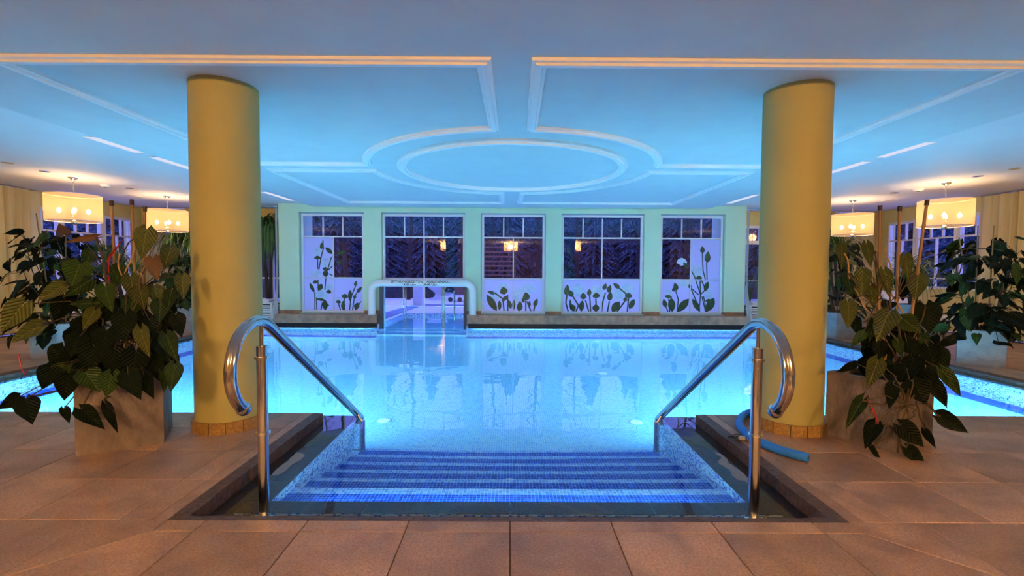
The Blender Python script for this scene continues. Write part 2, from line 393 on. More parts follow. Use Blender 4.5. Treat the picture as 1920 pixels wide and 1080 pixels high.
def link(name, data, parent=None):
    o = bpy.data.objects.new(name, data); COL.objects.link(o)
    if parent is not None:
        o.parent = parent
        # shapes are given in world metres; the thing's Empty only carries a position
        p = parent; off = Vector()
        while p is not None: off += p.location; p = p.parent
        if data is not None: o.location = -off
    return o
def tag(o, label, cat=None, group=None, kind=None):
    o['label'] = label
    if cat: o['category'] = cat
    if group: o['group'] = group
    if kind: o['kind'] = kind
    return o
def thing(name, label, cat, loc=(0, 0, 0), group=None, kind=None):
    o = bpy.data.objects.new(name, None); COL.objects.link(o)
    o.location = loc; o.empty_display_size = 0.1
    return tag(o, label, cat, group, kind)
def struct(name, mb, mat, label, parent=None, smooth=False):
    o = mb.build(name, mat, parent, smooth)
    if parent is None: tag(o, label, None, None, 'structure')
    return o
def lamp_light(name, kind, loc, energy, col, size=0.1, direction=None, parent=None, spread=None):
    d = bpy.data.lights.new(name, kind); d.energy = energy; d.color = col
    if kind == 'AREA':
        d.shape = 'DISK'; d.size = size
        if spread: d.spread = spread
    else: d.shadow_soft_size = size
    o = bpy.data.objects.new(name, d); COL.objects.link(o); 
    loc = Vector(loc)
    if parent is not None:
        o.parent = parent; loc = loc - parent.location
    o.location = loc
    if direction is not None: o.rotation_euler = Vector(direction).to_track_quat('-Z', 'Y').to_euler()
    return o

# ================================================================== FLOOR
fl = MB()
zf = -0.012
fl.box(-WING_X, WING_X, BACK_Y, TR_Y0 - 0.01, -0.4, zf)
for sx in (-1, 1):
    a, b = sorted((sx * (TR_X + 0.01), sx * WING_X))
    fl.box(a, b, TR_Y0 - 0.01, ED_Y - 0.01, -0.4, zf)
    a, b = sorted((sx * (POOL_X + 0.10), sx * WING_X))
    fl.box(a, b, ED_Y - 0.01, WING_Y, -0.4, zf)
fl.box(-POOL_X - 0.1, BAY_X0, POOL_Y1 + 0.06, WING_Y, -0.4, zf)
fl.box(BAY_X1, POOL_X + 0.1, POOL_Y1 + 0.06, WING_Y, -0.4, zf)
floor = struct('floor', fl, M['grout'], 'brown stone tiled pool surround')

# every tile in view near the camera is a piece of its own
J = 0.0025
TW, TD = 0.556, 0.497
tiles = []
def tile_rect(x0, x1, y0, y1):
    tiles.append([(x0 + J, y0 + J), (x1 - J, y0 + J), (x1 - J, y1 - J), (x0 + J, y1 - J)])
# rows in front of the stairs
MITRE_X = 1.98
fw = 0.561
for row, (ya, yb) in enumerate(((0.72, 1.30), (1.30, 1.86), (1.86, 2.42))):
    for k in range(-4, 4):
        x0, x1 = 0.005 + k * fw, 0.005 + (k + 1) * fw
        if k == -4: x0 = -2.30
        if k == 3: x1 = 2.30
        if row == 2 and abs(k + .5) > 3:      # mitred against the side rows
            sg = -1 if k < 0 else 1; xi = x1 if k < 0 else x0
            pts = [(xi - sg * -J, ya + J), (sg * 2.297, ya + J), (sg * 2.297, 2.022), (sg * 1.905, 2.416), (xi + sg * J, 2.416)]
            tiles.append(pts if sg > 0 else pts[::-1])
            continue
        tile_rect(x0, x1, ya, yb)
for k in range(-4, 4):      # narrow row
    x0, x1 = 0.005 + k * fw, 0.005 + (k + 1) * fw
    x0, x1 = max(x0, -1.90), min(x1, 1.90)
    if x1 - x0 > 0.03: tile_rect(x0, x1, 2.42, 2.527)
for s in (-1, 1):
    q = [(1.902, 2.527), (1.902, 2.425), (2.30, 2.03), (2.30, 2.527)]
    pts = [(s * (x + (J if i > 1 else 0)), y) for i, (x, y) in enumerate(q)]
    tiles.append(pts if s < 0 else pts[::-1])
    # rows beside the stairs
    xs = [1.90, 1.985, 2.16]
    while xs[-1] < 6.2: xs.append(xs[-1] + TW)
    ys = [2.527, 2.527 + TD, 2.527 + 2 * TD, 2.527 + 3 * TD, ED_Y - 0.0]
    for i in range(len(ys) - 1):
        if ys[i + 1] - ys[i] < 0.02: continue
        for j in range(len(xs) - 1):
            a, b = sorted((s * xs[j], s * xs[j + 1]))
            tile_rect(a, b, ys[i], ys[i + 1])
    for (ya, yb) in ((1.533, 2.03), (2.03, 2.527)):
        for j in range(6):
            a0, b0 = 2.30 + j * TW, 2.30 + (j + 1) * TW
            a, b = sorted((s * a0, s * b0))
            tile_rect(a, b, ya, yb)
    # wing floor along the pool
    for i in range(17):
        for j in range(6):
            a0 = POOL_X + 0.20 + j * TW
            a, b = sorted((s * a0, s * min(a0 + TW, WING_X)))
            y0 = ED_Y + i * TD
            if b - a < 0.05: continue
            tile_rect(a, b, y0, min(y0 + TD, WING_Y))
def tile_mesh(pts):
    mb = MB(); b = 0.003
    cx = sum(p[0] for p in pts) / len(pts); cy = sum(p[1] for p in pts) / len(pts)
    def inset(p, d):
        v = Vector((cx - p[0], cy - p[1])); L = v.length
        return (p[0] + v.x / L * d, p[1] + v.y / L * d)
    n = len(pts)
    lv = [[(x, y, -0.012) for x, y in pts], [(x, y, -0.003) for x, y in pts], [(*inset(p, 0.004), 0.0) for p in pts]]
    area = sum(pts[i][0] * pts[(i + 1) % n][1] - pts[(i + 1) % n][0] * pts[i][1] for i in range(n))
    if area < 0: lv = [list(reversed(l)) for l in lv]
    vs = lv[0] + lv[1] + lv[2]
    fs = [tuple(reversed(range(n))), tuple(range(2 * n, 3 * n))]
    for r in range(2):
        for k in range(n):
            j = (k + 1) % n; fs.append((r * n + k, r * n + j, (r + 1) * n + j, (r + 1) * n + k))
    mb.add(vs, fs); return mb
def vis_key(pts):
    cx = sum(p[0] for p in pts) / len(pts); cy = sum(p[1] for p in pts) / len(pts)
    out_of = abs(cx) / max(cy, 0.1) > 1.25 or cy < 1.8
    return (out_of, cx * cx + cy * cy)
tiles.sort(key=vis_key)
rest = MB()
for i, pts in enumerate(tiles):
    if i < 290: tile_mesh(pts).build('floor_tile', M['tile'], floor)
    else:
        t = tile_mesh(pts); rest.add(t.v, t.f)
ro = rest.build('far_floor_tiles', M['tile'], floor); ro['kind'] = 'stuff'

# split-stone coping round the stair opening and along the pool
def rough_strip(p0, p1, width_dir, w, z0=-0.10, z1=0.0, step=0.08):
    """a coping stone with a rough split face on the pool side (width_dir points to the pool)"""
    p0, p1, wd = Vector(p0), Vector(p1), Vector(width_dir)
    n = max(2, int((p1 - p0).length / step)); mb = MB(); vs = []; fs = []
    for i in range(n + 1):
        p = p0.lerp(p1, i / n); r = random.uniform(-0.008, 0.008); r2 = random.uniform(-0.012, 0.004)
        q = [p, p + wd * (w + r), p + wd * (w + r2)]
        vs += [(q[0].x, q[0].y, z1), (q[1].x, q[1].y, z1 - 0.004), (q[2].x, q[2].y, z0), (q[0].x, q[0].y, z0)]
    for i in range(n):
        for k in range(4):
            j = (k + 1) % 4; fs.append((i * 4 + k, i * 4 + j, (i + 1) * 4 + j, (i + 1) * 4 + k))
    fs += [(3, 2, 1, 0), tuple(n * 4 + k for k in range(4))]
    mb.add(vs, fs); return mb
for sx in (-1, 1):
    k = 0
    ys = [TR_Y0 + 0.0, 3.2, 3.83, ED_Y]
    for a, b in zip(ys[:-1], ys[1:]):
        rough_strip((sx * 1.90, a + 0.002, 0), (sx * 1.90, b - 0.002, 0), (-sx, 0, 0), 0.09).build('coping_stone', M['coping'], floor)
    xs = [1.90] + [1.90 + 0.95 * i for i in range(1, 6)]
    # along the sides of the pool
    ys = [ED_Y + 0.9 * i for i in range(8)] + [POOL_Y1 + 0.06]
    for a, b in zip(ys[:-1], ys[1:]):
        rough_strip((sx * (POOL_X + 0.20), a + 0.002, 0), (sx * (POOL_X + 0.20), b - 0.002, 0), (-sx, 0, 0), 0.15, z0=-0.045).build('coping_stone', M['coping'], floor)
fx = [-1.90, -1.0, 0.005, 1.0, 1.90]
for a, b in zip(fx[:-1], fx[1:]):
    rough_strip((a + 0.001, 2.527, 0), (b - 0.001, 2.527, 0), (0, 1, 0), 0.053).build('coping_stone', M['coping'], floor)

# ================================================================== POOL
basin = thing('pool_basin', 'blue mosaic swimming pool basin with wide entry stairs', None, (0, 7, -1.4), kind='structure')
def floor_z(y): return -1.10 - 0.30 * max(0, y - 4.73) / (POOL_Y1 - 4.73)
T = 0.15
CH0, CH1 = -3.33, -1.10          # swim-through opening in the far wall
RIM = -0.112
# sloping floor
mb = MB(); y0, y1 = 4.73, POOL_Y1
z0, z1 = floor_z(y0), floor_z(y1)
mb.add([(-POOL_X, POOL_Y0 - .0, z0), (POOL_X, POOL_Y0 - .0, z0), (POOL_X, y1, z1), (-POOL_X, y1, z1),
        (-POOL_X, POOL_Y0, z0 - .2), (POOL_X, POOL_Y0, z0 - .2), (POOL_X, y1, z1 - .2), (-POOL_X, y1, z1 - .2)],
       [(0, 1, 2, 3), (7, 6, 5, 4), (0, 4, 5, 1), (1, 5, 6, 2), (2, 6, 7, 3), (3, 7, 4, 0)])
mb.build('pool_floor', M['mos_floor'], basin)
# dark border laid on the floor along the walls
def border(x0, x1, ya, yb):
    e = 0.006
    b = MB(); b.add([(x0, ya, floor_z(ya) - .02), (x1, ya, floor_z(ya) - .02), (x1, yb, floor_z(yb) - .02), (x0, yb, floor_z(yb) - .02),
                     (x0, ya, floor_z(ya) + e), (x1, ya, floor_z(ya) + e), (x1, yb, floor_z(yb) + e), (x0, yb, floor_z(yb) + e)],
                    [(3, 2, 1, 0), (4, 5, 6, 7), (0, 1, 5, 4), (1, 2, 6, 5), (2, 3, 7, 6), (3, 0, 4, 7)])
    b.build('floor_border', M['mos_dark'], basin)
border(-POOL_X, -POOL_X + 0.28, POOL_Y0, POOL_Y1); border(POOL_X - 0.28, POOL_X, POOL_Y0, POOL_Y1)
border(-POOL_X + 0.28, CH0, POOL_Y1 - 0.28, POOL_Y1); border(CH1, POOL_X - 0.28, POOL_Y1 - 0.28, POOL_Y1)
ZB = -1.5
def wall(x0, x1, ya, yb, top=RIM, name='pool_wall'): MB().box(x0, x1, ya, yb, ZB, top).build(name, M['mos_wall'], basin)
wall(-POOL_X - T, -POOL_X, POOL_Y0 - T, POOL_Y1 + T); wall(POOL_X, POOL_X + T, POOL_Y0 - T, POOL_Y1 + T)
wall(-POOL_X, CH0, POOL_Y1, POOL_Y1 + T); wall(CH1, POOL_X, POOL_Y1, POOL_Y1 + T)
wall(-POOL_X, -ST_X - T, POOL_Y0 - T, POOL_Y0); wall(ST_X + T, POOL_X, POOL_Y0 - T, POOL_Y0)
wall(-ST_X - T, -ST_X, ST_Y0 - T, POOL_Y0); wall(ST_X, ST_X + T, ST_Y0 - T, POOL_Y0)
wall(-ST_X, ST_X, ST_Y0 - T, ST_Y0)
# steps: dark treads with a pale nosing
for k in range(6):
    ya, yb = ST_Y0 + 0.30 * k, ST_Y0 + 0.30 * (k + 1)
    zt = WATER - 0.168 * (k + 1)
    st = MB().box(-ST_X, ST_X, ya, yb, ZB, zt).build('step', M['mos_dark'], basin)
    MB().box(-ST_X, ST_X, yb - (0.075 if k == 0 else 0.048), yb + 0.004, zt - 0.03, zt + 0.003).build('step_nosing', M['mos_light'], st)
# granite gutter with the submerged rim
gz = -0.135
def granite(x0, x1, ya, yb, z1=gz, z0=-0.36): MB().slab(x0, x1, ya, yb, z0, z1, 0.006).build('gutter_stone', M['granite'], basin)
for sx in (-1, 1):
    for ya, yb in ((2.57, 3.2), (3.2, 3.83), (3.83, POOL_Y0 - T)):
        a, b = sorted((sx * (ST_X + T), sx * (TR_X + 0.02))); granite(a, b, ya + .001, yb - .001)
        a, b = sorted((sx * ST_X, sx * (ST_X + T))); granite(a, b, max(ya, ST_Y0) + .001, yb - .001, RIM + 0.008, RIM - 0.002)
    xs = [ST_X] + [TR_X + 0.95 * i for i in range(1, 5)] + [POOL_X]
    for x0, x1 in zip(xs[:-1], xs[1:]):
        a, b = sorted((sx * x0, sx * x1)); granite(a + .001, b - .001, POOL_Y0 - T, POOL_Y0, RIM + 0.008, RIM - 0.002)
        if x0 > ST_X: granite(a + .001, b - .001, ED_Y - 0.02, POOL_Y0 - T, gz)
    a, b = sorted((sx * (ST_X + T), sx * (TR_X + 0.95))); granite(a, b, ED_Y - 0.02, POOL_Y0 - T, gz)
for x0, x1 in ((-TR_X - .02, -0.9), (-0.9, 0.005), (0.005, 0.9), (0.9, TR_X + .02)):
    granite(x0 + .001, x1 - .001, 2.57, ST_Y0 - T, gz)
    a, b = max(x0, -ST_X - T), min(x1, ST_X + T)
    granite(a + .001, b - .001, ST_Y0 - T, ST_Y0, RIM + 0.008, RIM - 0.002)
# channel to the outdoor pool
MB().box(CH0, CH1, POOL_Y1, 14.6, ZB, floor_z(POOL_Y1) + 0.25).build('channel_floor', M['mos_floor'], basin)
wall(CH0 - T, CH0, POOL_Y1 + T, 14.6, 0.0, 'channel_wall'); wall(CH1, CH1 + T, POOL_Y1 + T, 14.6, 0.0, 'channel_wall')
wall(CH0 - T, CH1 + T, 14.6, 14.6 + T, 0.0, 'channel_wall')

# water surface: one sheet over pool, stairs, gutter and channel
mb = MB()
pts = [(-TR_X - .01, 2.575), (TR_X + .01, 2.575), (TR_X + .01, ED_Y - .012), (POOL_X + .08, ED_Y - .012), (POOL_X + .08, POOL_Y1 + .05),
       (CH1, POOL_Y1 + .05), (CH1, 14.6), (CH0, 14.6), (CH0, POOL_Y1 + .05), (-POOL_X - .08, POOL_Y1 + .05), (-POOL_X - .08, ED_Y - .012), (-TR_X - .01, ED_Y - .012)]
mb.add([(x, y, WATER) for x, y in pts], [tuple(range(len(pts)))])
bm = bmesh.new(); me = mb.mesh('pool_water'); bm.from_mesh(me); bmesh.ops.triangulate(bm, faces=bm.faces); bm.to_mesh(me); bm.free()
me.materials.append(M['water'])
w = link('pool_water', me); tag(w, 'still clear blue water filling the indoor pool', 'water', None, 'stuff')

# underwater lamps in the walls: unseen LED strips added in the near wall, round lamps in the side walls
def lamp_or_strip(loc, d, length=0.0, watt=POOL_W, hh=0.07):
    loc, d = Vector(loc), Vector(d)
    if length:
        sg = 1 if d.y > 0 else -1; ya, yb = sorted((loc.y, loc.y + sg * .03))
        if d.z < -.5:      # added strip, kept out of sight under a slim shelf, shining down and out
            MB().box(loc.x - length / 2, loc.x + length / 2, loc.y - .055, loc.y, loc.z + .012, loc.z + .03).build('lamp_housing', M['mos_wall'], basin)
            o = lamp_light('pool_lamp_light', 'AREA', loc + Vector((0, -.03, -.012)), watt, POOL_COL, 0.16, d, basin)
            o.data.shape = 'RECTANGLE'; o.data.size = length; o.data.size_y = 2 * hh
            return
        MB().box(loc.x - length / 2 - .02, loc.x + length / 2 + .02, ya, yb, loc.z - hh - .012, loc.z + hh + .012).build('lamp_housing', M['steel'], basin)
        o = lamp_light('pool_lamp_light', 'AREA', loc + Vector((0, sg * .04, 0)), watt, POOL_COL, 0.16, d, basin)
        o.data.shape = 'RECTANGLE'; o.data.size = length; o.data.size_y = 2 * hh
        return
    q = d.to_track_quat('Z', 'Y').to_matrix().to_4x4(); q.translation = loc
    for nm, prof, mm in (('lamp_ring', [(0.125, 0.0), (0.16, 0.0), (0.165, 0.015), (0.125, 0.02)], M['steel']), ('lamp_lens', [(0.125, 0.004), (0.08, 0.012), (1e-7, 0.014)], M['lens'])):
        b = MB().lathe(prof, seg=20); b.v = [tuple(q @ Vector(p)) for p in b.v]
        o = b.build(nm, mm, basin, True)
    lamp_light('pool_lamp_light', 'AREA', loc + d * 0.05, watt, POOL_COL, 0.25, d, basin)
for sx in (-1, 1):
    for x in (2.45, 4.0, 5.55): lamp_or_strip((sx * x, POOL_Y0, -0.45), (0, 1, 0.06), 1.3, POOL_W)
    lamp_or_strip((sx * POOL_X, 5.35, -0.5), (-sx, 0, 0.1), 0, POOL_W * .8)
lamp_or_strip((0, ST_Y0, -0.185), (0, 1, -0.12), 2.6, 7, 0.025)  # unseen strip added under the front rim to brighten the treads
for xa, xb in ((-6.3, -3.5), (-0.9, 1.4), (1.6, 3.9), (4.1, 6.3)):      # unseen strips added under the far rim to brighten the far floor
    lamp_or_strip(((xa + xb) / 2, POOL_Y1, -0.15), (0, -0.6, -0.8), xb - xa, FAR_W * (xb - xa), 0.025)
lamp_or_strip(((CH0 + CH1) / 2, POOL_Y1 + T, -0.62), (0, 1, 0.1), 1.8, 16)  # unseen strip added below the door to light the channel

# round inlets in the pool floor, found through the refraction at the surface
def under(px, py, zfun):
    e = onZ(px, py, WATER); d = (e - CAM).normalized()
    h = math.hypot(d.x, d.y); s = h / 1.333; tt = s / math.sqrt(1 - s * s)
    hx, hy = d.x / h, d.y / h; D = 1.0; p = e
    for _ in range(12):
        p = Vector((e.x + hx * tt * D, e.y + hy * tt * D, 0)); D = WATER - zfun(p.y)
    return Vector((p.x, p.y, WATER - D))
def step_z(y): return WATER - 0.168 * (min(5, int((y - ST_Y0) / 0.3)) + 1) if y < 4.73 else floor_z(y)
for px, py in ((720, 789), (1193, 792), (785, 698), (1130, 700), (955, 907), (825, 648), (1120, 640)):
    p = under(px, py, step_z)
    MB().lathe([(0.075, 0.0), (0.075, 0.012), (0.05, 0.022), (0.02, 0.018), (1e-7, 0.018)], (p.x, p.y, p.z), 20).build('floor_inlet', M['inlet'], basin, True)
# drain covers in the gutter
for px, py, nm in ((463, 921, 'left'), (1440, 926, 'right')):
    p = onZ(px, py, gz)
    b = MB().lathe([(0.055, 0.0), (0.055, 0.006), (1e-7, 0.006)], (p.x, p.y, gz), 24)
    for k in range(10):
        a = 2 * PI * k / 10; b.lathe([(0.009, 0.006), (0.006, 0.011), (1e-7, 0.011)], (p.x + .037 * math.cos(a), p.y + .037 * math.sin(a), gz), 8)
    o = b.build('drain_cover', M['steel_dark'], None, True)
    tag(o, 'round perforated drain cover in the gutter beside the %s handrail post' % nm, 'drain', 'drain covers in the gutter')

# ================================================================== CEILINGS
struct('ceiling', MB().box(-5.03, 5.03, BACK_Y, BAY_Y, SOFFIT, CEIL + 0.3), M['ceiling'], 'lowered white ceiling with stucco mouldings over the pool')
struct('ceiling_wing_left', MB().box(-WING_X - .2, -5.03, BACK_Y, WING_Y + .2, CEIL, CEIL + 0.2), M['ceiling_wing'], 'white ceiling of the left side aisle')
struct('ceiling_wing_right', MB().box(5.03, WING_X + .2, BACK_Y, WING_Y + .2, CEIL, CEIL + 0.2), M['ceiling_wing'], 'white ceiling of the right side aisle')
struct('ceiling_back', MB().box(-5.03, 5.03, BAY_Y, WING_Y + .2, CEIL, CEIL + 0.2), M['ceiling_wing'], 'ceiling strip over the window bay')

PROF = [(-0.062, 0.0), (-0.055, 0.022), (-0.03, 0.026), (-0.022, 0.044), (0.022, 0.044), (0.03, 0.026), (0.055, 0.022), (0.062, 0.0)]
def moulding(path, z, scale=1.0):
    """closed moulding strip under the ceiling with mitred corners"""
    n = len(path); P = [Vector((x, y)) for x, y in path]; mb = MB(); vs = []; fs = []; k = len(PROF)
    for i in range(n):
        d0 = (P[i] - P[i - 1]).normalized(); d1 = (P[(i + 1) % n] - P[i]).normalized()
        n0, n1 = Vector((-d0.y, d0.x)), Vector((-d1.y, d1.x)); nn = (n0 + n1)
        nn = nn / max(nn.length_squared, 0.3) * 2 if nn.length > 1e-6 else n0
        for off, h in PROF: q = P[i] + nn * (off * scale); vs.append((q.x, q.y, z - h * scale))
    for i in range(n):
        j = (i + 1) % n
        for a in range(k - 1): fs.append((i * k + a, i * k + a + 1, j * k + a + 1, j * k + a))
    mb.add(vs, fs); return mb
CC, RO, RI = Vector((0.02, 7.40)), 2.20, 1.70
def arc(a0, a1, n=28): return [(CC.x + RO * math.cos(a0 + (a1 - a0) * i / n), CC.y + RO * math.sin(a0 + (a1 - a0) * i / n)) for i in range(n + 1)]
ti = 1
for sx in (-1, 1):
    # front panel
    aa = math.asin((7.0 - CC.y) / RO); ab = -math.acos(0.21 / RO)
    ar = arc(aa, ab) if sx > 0 else [(2 * CC.x - x, y) for x, y in arc(aa, ab)]
    path = [(sx * 0.21, 3.56), (sx * 3.87, 3.56), (sx * 3.87, 7.0)] + ar
    struct('trim_%d' % ti, moulding(path, SOFFIT), M['stucco'], 'white stucco frame on the ceiling, front %s panel' % ('left' if sx < 0 else 'right')); ti += 1
    aa = math.asin((7.46 - CC.y) / RO); ab = math.acos(0.21 / RO)
    ar = arc(aa, ab) if sx > 0 else [(2 * CC.x - x, y) for x, y in arc(aa, ab)]
    path = [(sx * 0.21, 10.93), (sx * 3.80, 10.93), (sx * 3.80, 7.46)] + ar
    struct('trim_%d' % ti, moulding(path, SOFFIT), M['stucco'], 'white stucco frame on the ceiling, back %s panel' % ('left' if sx < 0 else 'right')); ti += 1
ring = [(CC.x + RI * math.cos(2 * PI * i / 72), CC.y + RI * math.sin(2 * PI * i / 72)) for i in range(72)]
struct('trim_%d' % ti, moulding(ring, SOFFIT, 1.25), M['stucco'], 'round white stucco ring in the middle of the ceiling', smooth=False); ti += 1

# narrow glossy panels by the lowered ceiling; their reflections are painted as a glow
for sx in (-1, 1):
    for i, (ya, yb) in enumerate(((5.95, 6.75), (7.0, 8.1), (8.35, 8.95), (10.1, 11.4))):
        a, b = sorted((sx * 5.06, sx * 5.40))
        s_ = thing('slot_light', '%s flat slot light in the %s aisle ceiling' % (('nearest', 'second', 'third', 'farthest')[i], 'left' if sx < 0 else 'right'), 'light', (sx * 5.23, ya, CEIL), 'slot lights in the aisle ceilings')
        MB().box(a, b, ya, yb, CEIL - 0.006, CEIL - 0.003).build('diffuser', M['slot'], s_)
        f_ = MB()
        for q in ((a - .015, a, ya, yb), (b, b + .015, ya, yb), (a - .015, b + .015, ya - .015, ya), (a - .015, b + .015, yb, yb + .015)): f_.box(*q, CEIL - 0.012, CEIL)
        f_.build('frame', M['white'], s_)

# small ceiling fittings
def fitting(px, py, kind, side, word):
    p = onZ(px, py, CEIL)
    if kind == 'spot':
        s_ = thing('downlight', '%s dark round downlight in the %s aisle ceiling' % (word, side), 'downlight', p, 'small downlights in the aisle ceilings')
        MB().lathe([(0.05, 0.0), (0.075, 0.0), (0.075, -0.008), (0.05, -0.012)], p, 20).build('ring', M['chrome'], s_, True)
        MB().lathe([(1e-7, -0.006), (0.05, -0.008)], p, 20).build('lens', M['grey_plastic'], s_, True)
    elif kind == 'sensor':
        s_ = thing('smoke_detector', 'white round smoke detector on the %s aisle ceiling' % side, 'detector', p, 'smoke detectors')
        MB().lathe([(0.09, 0.0), (0.09, -0.02), (0.06, -0.045), (1e-7, -0.05)], p, 20).build('body', M['white'], s_, True)
        MB().lathe([(0.03, -0.046), (0.03, -0.058), (1e-7, -0.06)], p, 12).build('grille', M['grey_plastic'], s_, True)
    else:
        s_ = thing('speaker_grille', 'flat pale round ceiling speaker in the %s aisle' % side, 'speaker', p, 'ceiling speakers')
        MB().lathe([(0.12, 0.0), (0.12, -0.012), (1e-7, -0.014)], p, 24).build('grille', M['white'], s_, True)
        MB().lathe([(0.122, 0.0), (0.135, 0.0), (0.135, -0.014), (0.122, -0.014)], p, 24).build('ring', M['slat'], s_, True)
for px, py, kind, side, word in ((14, 305, 'spot', 'left', 'nearest'), (84, 321, 'spot', 'left', 'second'), (197, 346, 'sensor', 'left', ''), (243, 353, 'spot', 'left', 'third'), (254, 368, 'disc', 'left', ''),
                                 (1902, 316, 'spot', 'right', 'nearest'), (1834, 330, 'spot', 'right', 'second'), (1722, 354, 'sensor', 'right', ''), (1677, 361, 'spot', 'right', 'third'), (1665, 376, 'disc', 'right', '')):
    fitting(px, py, kind, side, word)

# ================================================================== COLUMNS
for sx, nm in ((-1, 'left'), (1, 'right')):
    cx, cy, r = sx * 2.505, 4.12, 0.268
    c = thing('column', 'round yellow column with tiled base %s of the pool stairs' % nm, 'column', (cx, cy, 0))
    MB().lathe([(r, 0.0), (r, SOFFIT)], (cx, cy, 0), 64).build('shaft', M['column'], c, True)
    n = 14
    for k in range(n):
        a0, a1 = 2 * PI * (k + 0.03) / n + 0.2, 2 * PI * (k + 0.97) / n + 0.2
        pts = [(cx + rr * math.cos(a), cy + rr * math.sin(a)) for rr, aa in ((r + 0.024, [a0 + (a1 - a0) * i / 4 for i in range(5)]), (r + 0.001, [a1 + (a0 - a1) * i / 4 for i in range(5)])) for a in aa]
        MB().poly_prism(pts, 0.0, 0.095).build('base_tile', M['base_tile'], c)

# ================================================================== WALLS
struct('wall_left', MB().box(-WING_X - .2, -WING_X, BACK_Y, 9.95, 0, CEIL).box(-WING_X - .2, -WING_X, 9.95, WING_Y + .2, 0, 0.98).box(-WING_X - .2, -WING_X, 9.95, WING_Y + .2, 2.72, CEIL).box(-WING_X - .2, -WING_X, 12.68, WING_Y + .2, 0.98, 2.72), M['wing_wall'], 'yellow side wall with windows on the left')
struct('wall_right', MB().box(WING_X, WING_X + .2, BACK_Y, 9.95, 0, CEIL).box(WING_X, WING_X + .2, 9.95, WING_Y + .2, 0, 0.98).box(WING_X, WING_X + .2, 9.95, WING_Y + .2, 2.72, CEIL).box(WING_X, WING_X + .2, 12.68, WING_Y + .2, 0.98, 2.72), M['wing_wall'], 'yellow side wall with windows on the right')
struct('wall_front', MB().box(-WING_X - .2, WING_X + .2, BACK_Y - .2, BACK_Y, 0, CEIL), M['room_wall'], 'dark panelled wall behind the photographer')
for sx, nm in ((-1, 'left'), (1, 'right')):
    a, b = sorted((sx * 8.9, sx * (WING_X + .2))); c, d = sorted((sx * 5.9, sx * 8.9))
    struct('wall_back_%s' % nm, MB().box(a, b, WING_Y, WING_Y + .2, 0, CEIL).box(c, d, WING_Y, WING_Y + .2, 2.66, CEIL).box(c, d, WING_Y, WING_Y + .2, 0, 0.06), M['wing_wall'], 'yellow end wall of the %s aisle above glazed doors' % nm)
    # return wall of the bay
    x = BAY_X0 if sx < 0 else BAY_X1
    a, b = sorted((x, x - sx * 0.3))
    struct('wall_return_%s' % nm, MB().box(a, b, BAY_Y + .35, WING_Y + .2, 0, CEIL), M['bay_wall'], 'short return wall at the %s end of the window bay' % nm)

# the bay wall in the middle, with five openings
OPEN = [(-4.58, 1.66), (-2.235, 2.14), (0.07, 1.66), (2.365, 2.12), (4.67, 1.66)]
WT, WB = 2.83, 0.27
wb = MB(); edges = [BAY_X0]
for c, w_ in OPEN: edges += [c - w_ / 2, c + w_ / 2]
edges.append(BAY_X1)
for i in range(0, len(edges), 2): wb.box(edges[i], edges[i + 1], BAY_Y, BAY_Y + .35, -0.05, WT)
wb.box(BAY_X0, BAY_X1, BAY_Y, BAY_Y + .35, WT, CEIL)
for i, (c, w_) in enumerate(OPEN):
    if i != 1: wb.box(c - w_ / 2, c + w_ / 2, BAY_Y + .0, BAY_Y + .35, -0.05, WB - 0.01)
struct('wall_back', wb, M['bay_wall'], 'pale wall with five tall windows at the far end of the pool')
for i in range(0, len(edges), 2):
    MB().box(edges[i] - .004, edges[i + 1] + .004, BAY_Y - .014, BAY_Y + .12, 0.246, 0.325).build('baseboard_%d' % (i // 2 + 1), M['ledge'])
    tag(bpy.data.objects['baseboard_%d' % (i // 2 + 1)], 'brown stone skirting at the foot of the window wall', None, None, 'structure')

def window(name, label, origin, along, inward, width, z0, z1, rows, film=(), fr=0.055, mun=0.028, depth=0.07):
    """white window: outer frame, bars and one pane for every light. rows: list of (z_bottom, z_top, columns)"""
    o = Vector(origin); A = Vector(along); I = Vector(inward)
    w = thing(name, label, None, o + Vector((0, 0, z0)), kind='structure')
    def bar(nm, u0, u1, za, zb, d0, d1, mat, par):
        c = [o + A * u + I * d for u in (u0, u1) for d in (d0, d1)]
        xs, ys = [p.x for p in c], [p.y for p in c]
        return MB().box(min(xs), max(xs), min(ys), max(ys), za, zb).build(nm, mat, par)
    h = width / 2
    for u0, u1, za, zb in ((-h, -h + fr, z0, z1), (h - fr, h, z0, z1), (-h + fr, h - fr, z0, z0 + fr * .8), (-h + fr, h - fr, z1 - fr, z1)):
        bar('frame_bar', u0, u1, za, zb, -depth / 2, depth / 2, M['white'], w)
    for r, (za, zb, n) in enumerate(rows):
        if r > 0: bar('transom', -h + fr, h - fr, rows[r - 1][1], za, -depth * .4, depth * .4, M['white'], w) if rows[r - 1][1] < za else None
        cols = n if isinstance(n, (list, tuple)) else [i / n for i in range(n + 1)]
        W0, W1 = -h + fr, h - fr
        for i in range(len(cols) - 1):
            u0, u1 = W0 + (W1 - W0) * cols[i], W0 + (W1 - W0) * cols[i + 1]
            if i > 0: bar('glazing_bar', u0 - mun / 2, u0 + mun / 2, za, zb, -depth * .3, depth * .3, M['white'], w)
            f = (r, i) in film
            bar('frosted_pane' if f else 'pane', u0 + (mun / 2 if i else 0), u1 - (mun / 2 if i < len(cols) - 2 else 0), za, zb, -0.004, 0.004, M['film'] if f else M['glass'], w)
    return w
FY = 12.03
zr = [(0.315, 1.14, 2), (1.17, 2.20, 2), (2.235, 2.72, 3)]
zr4 = [(0.315, 1.14, 2), (1.17, 2.20, 2), (2.235, 2.72, 4)]
ww = {}
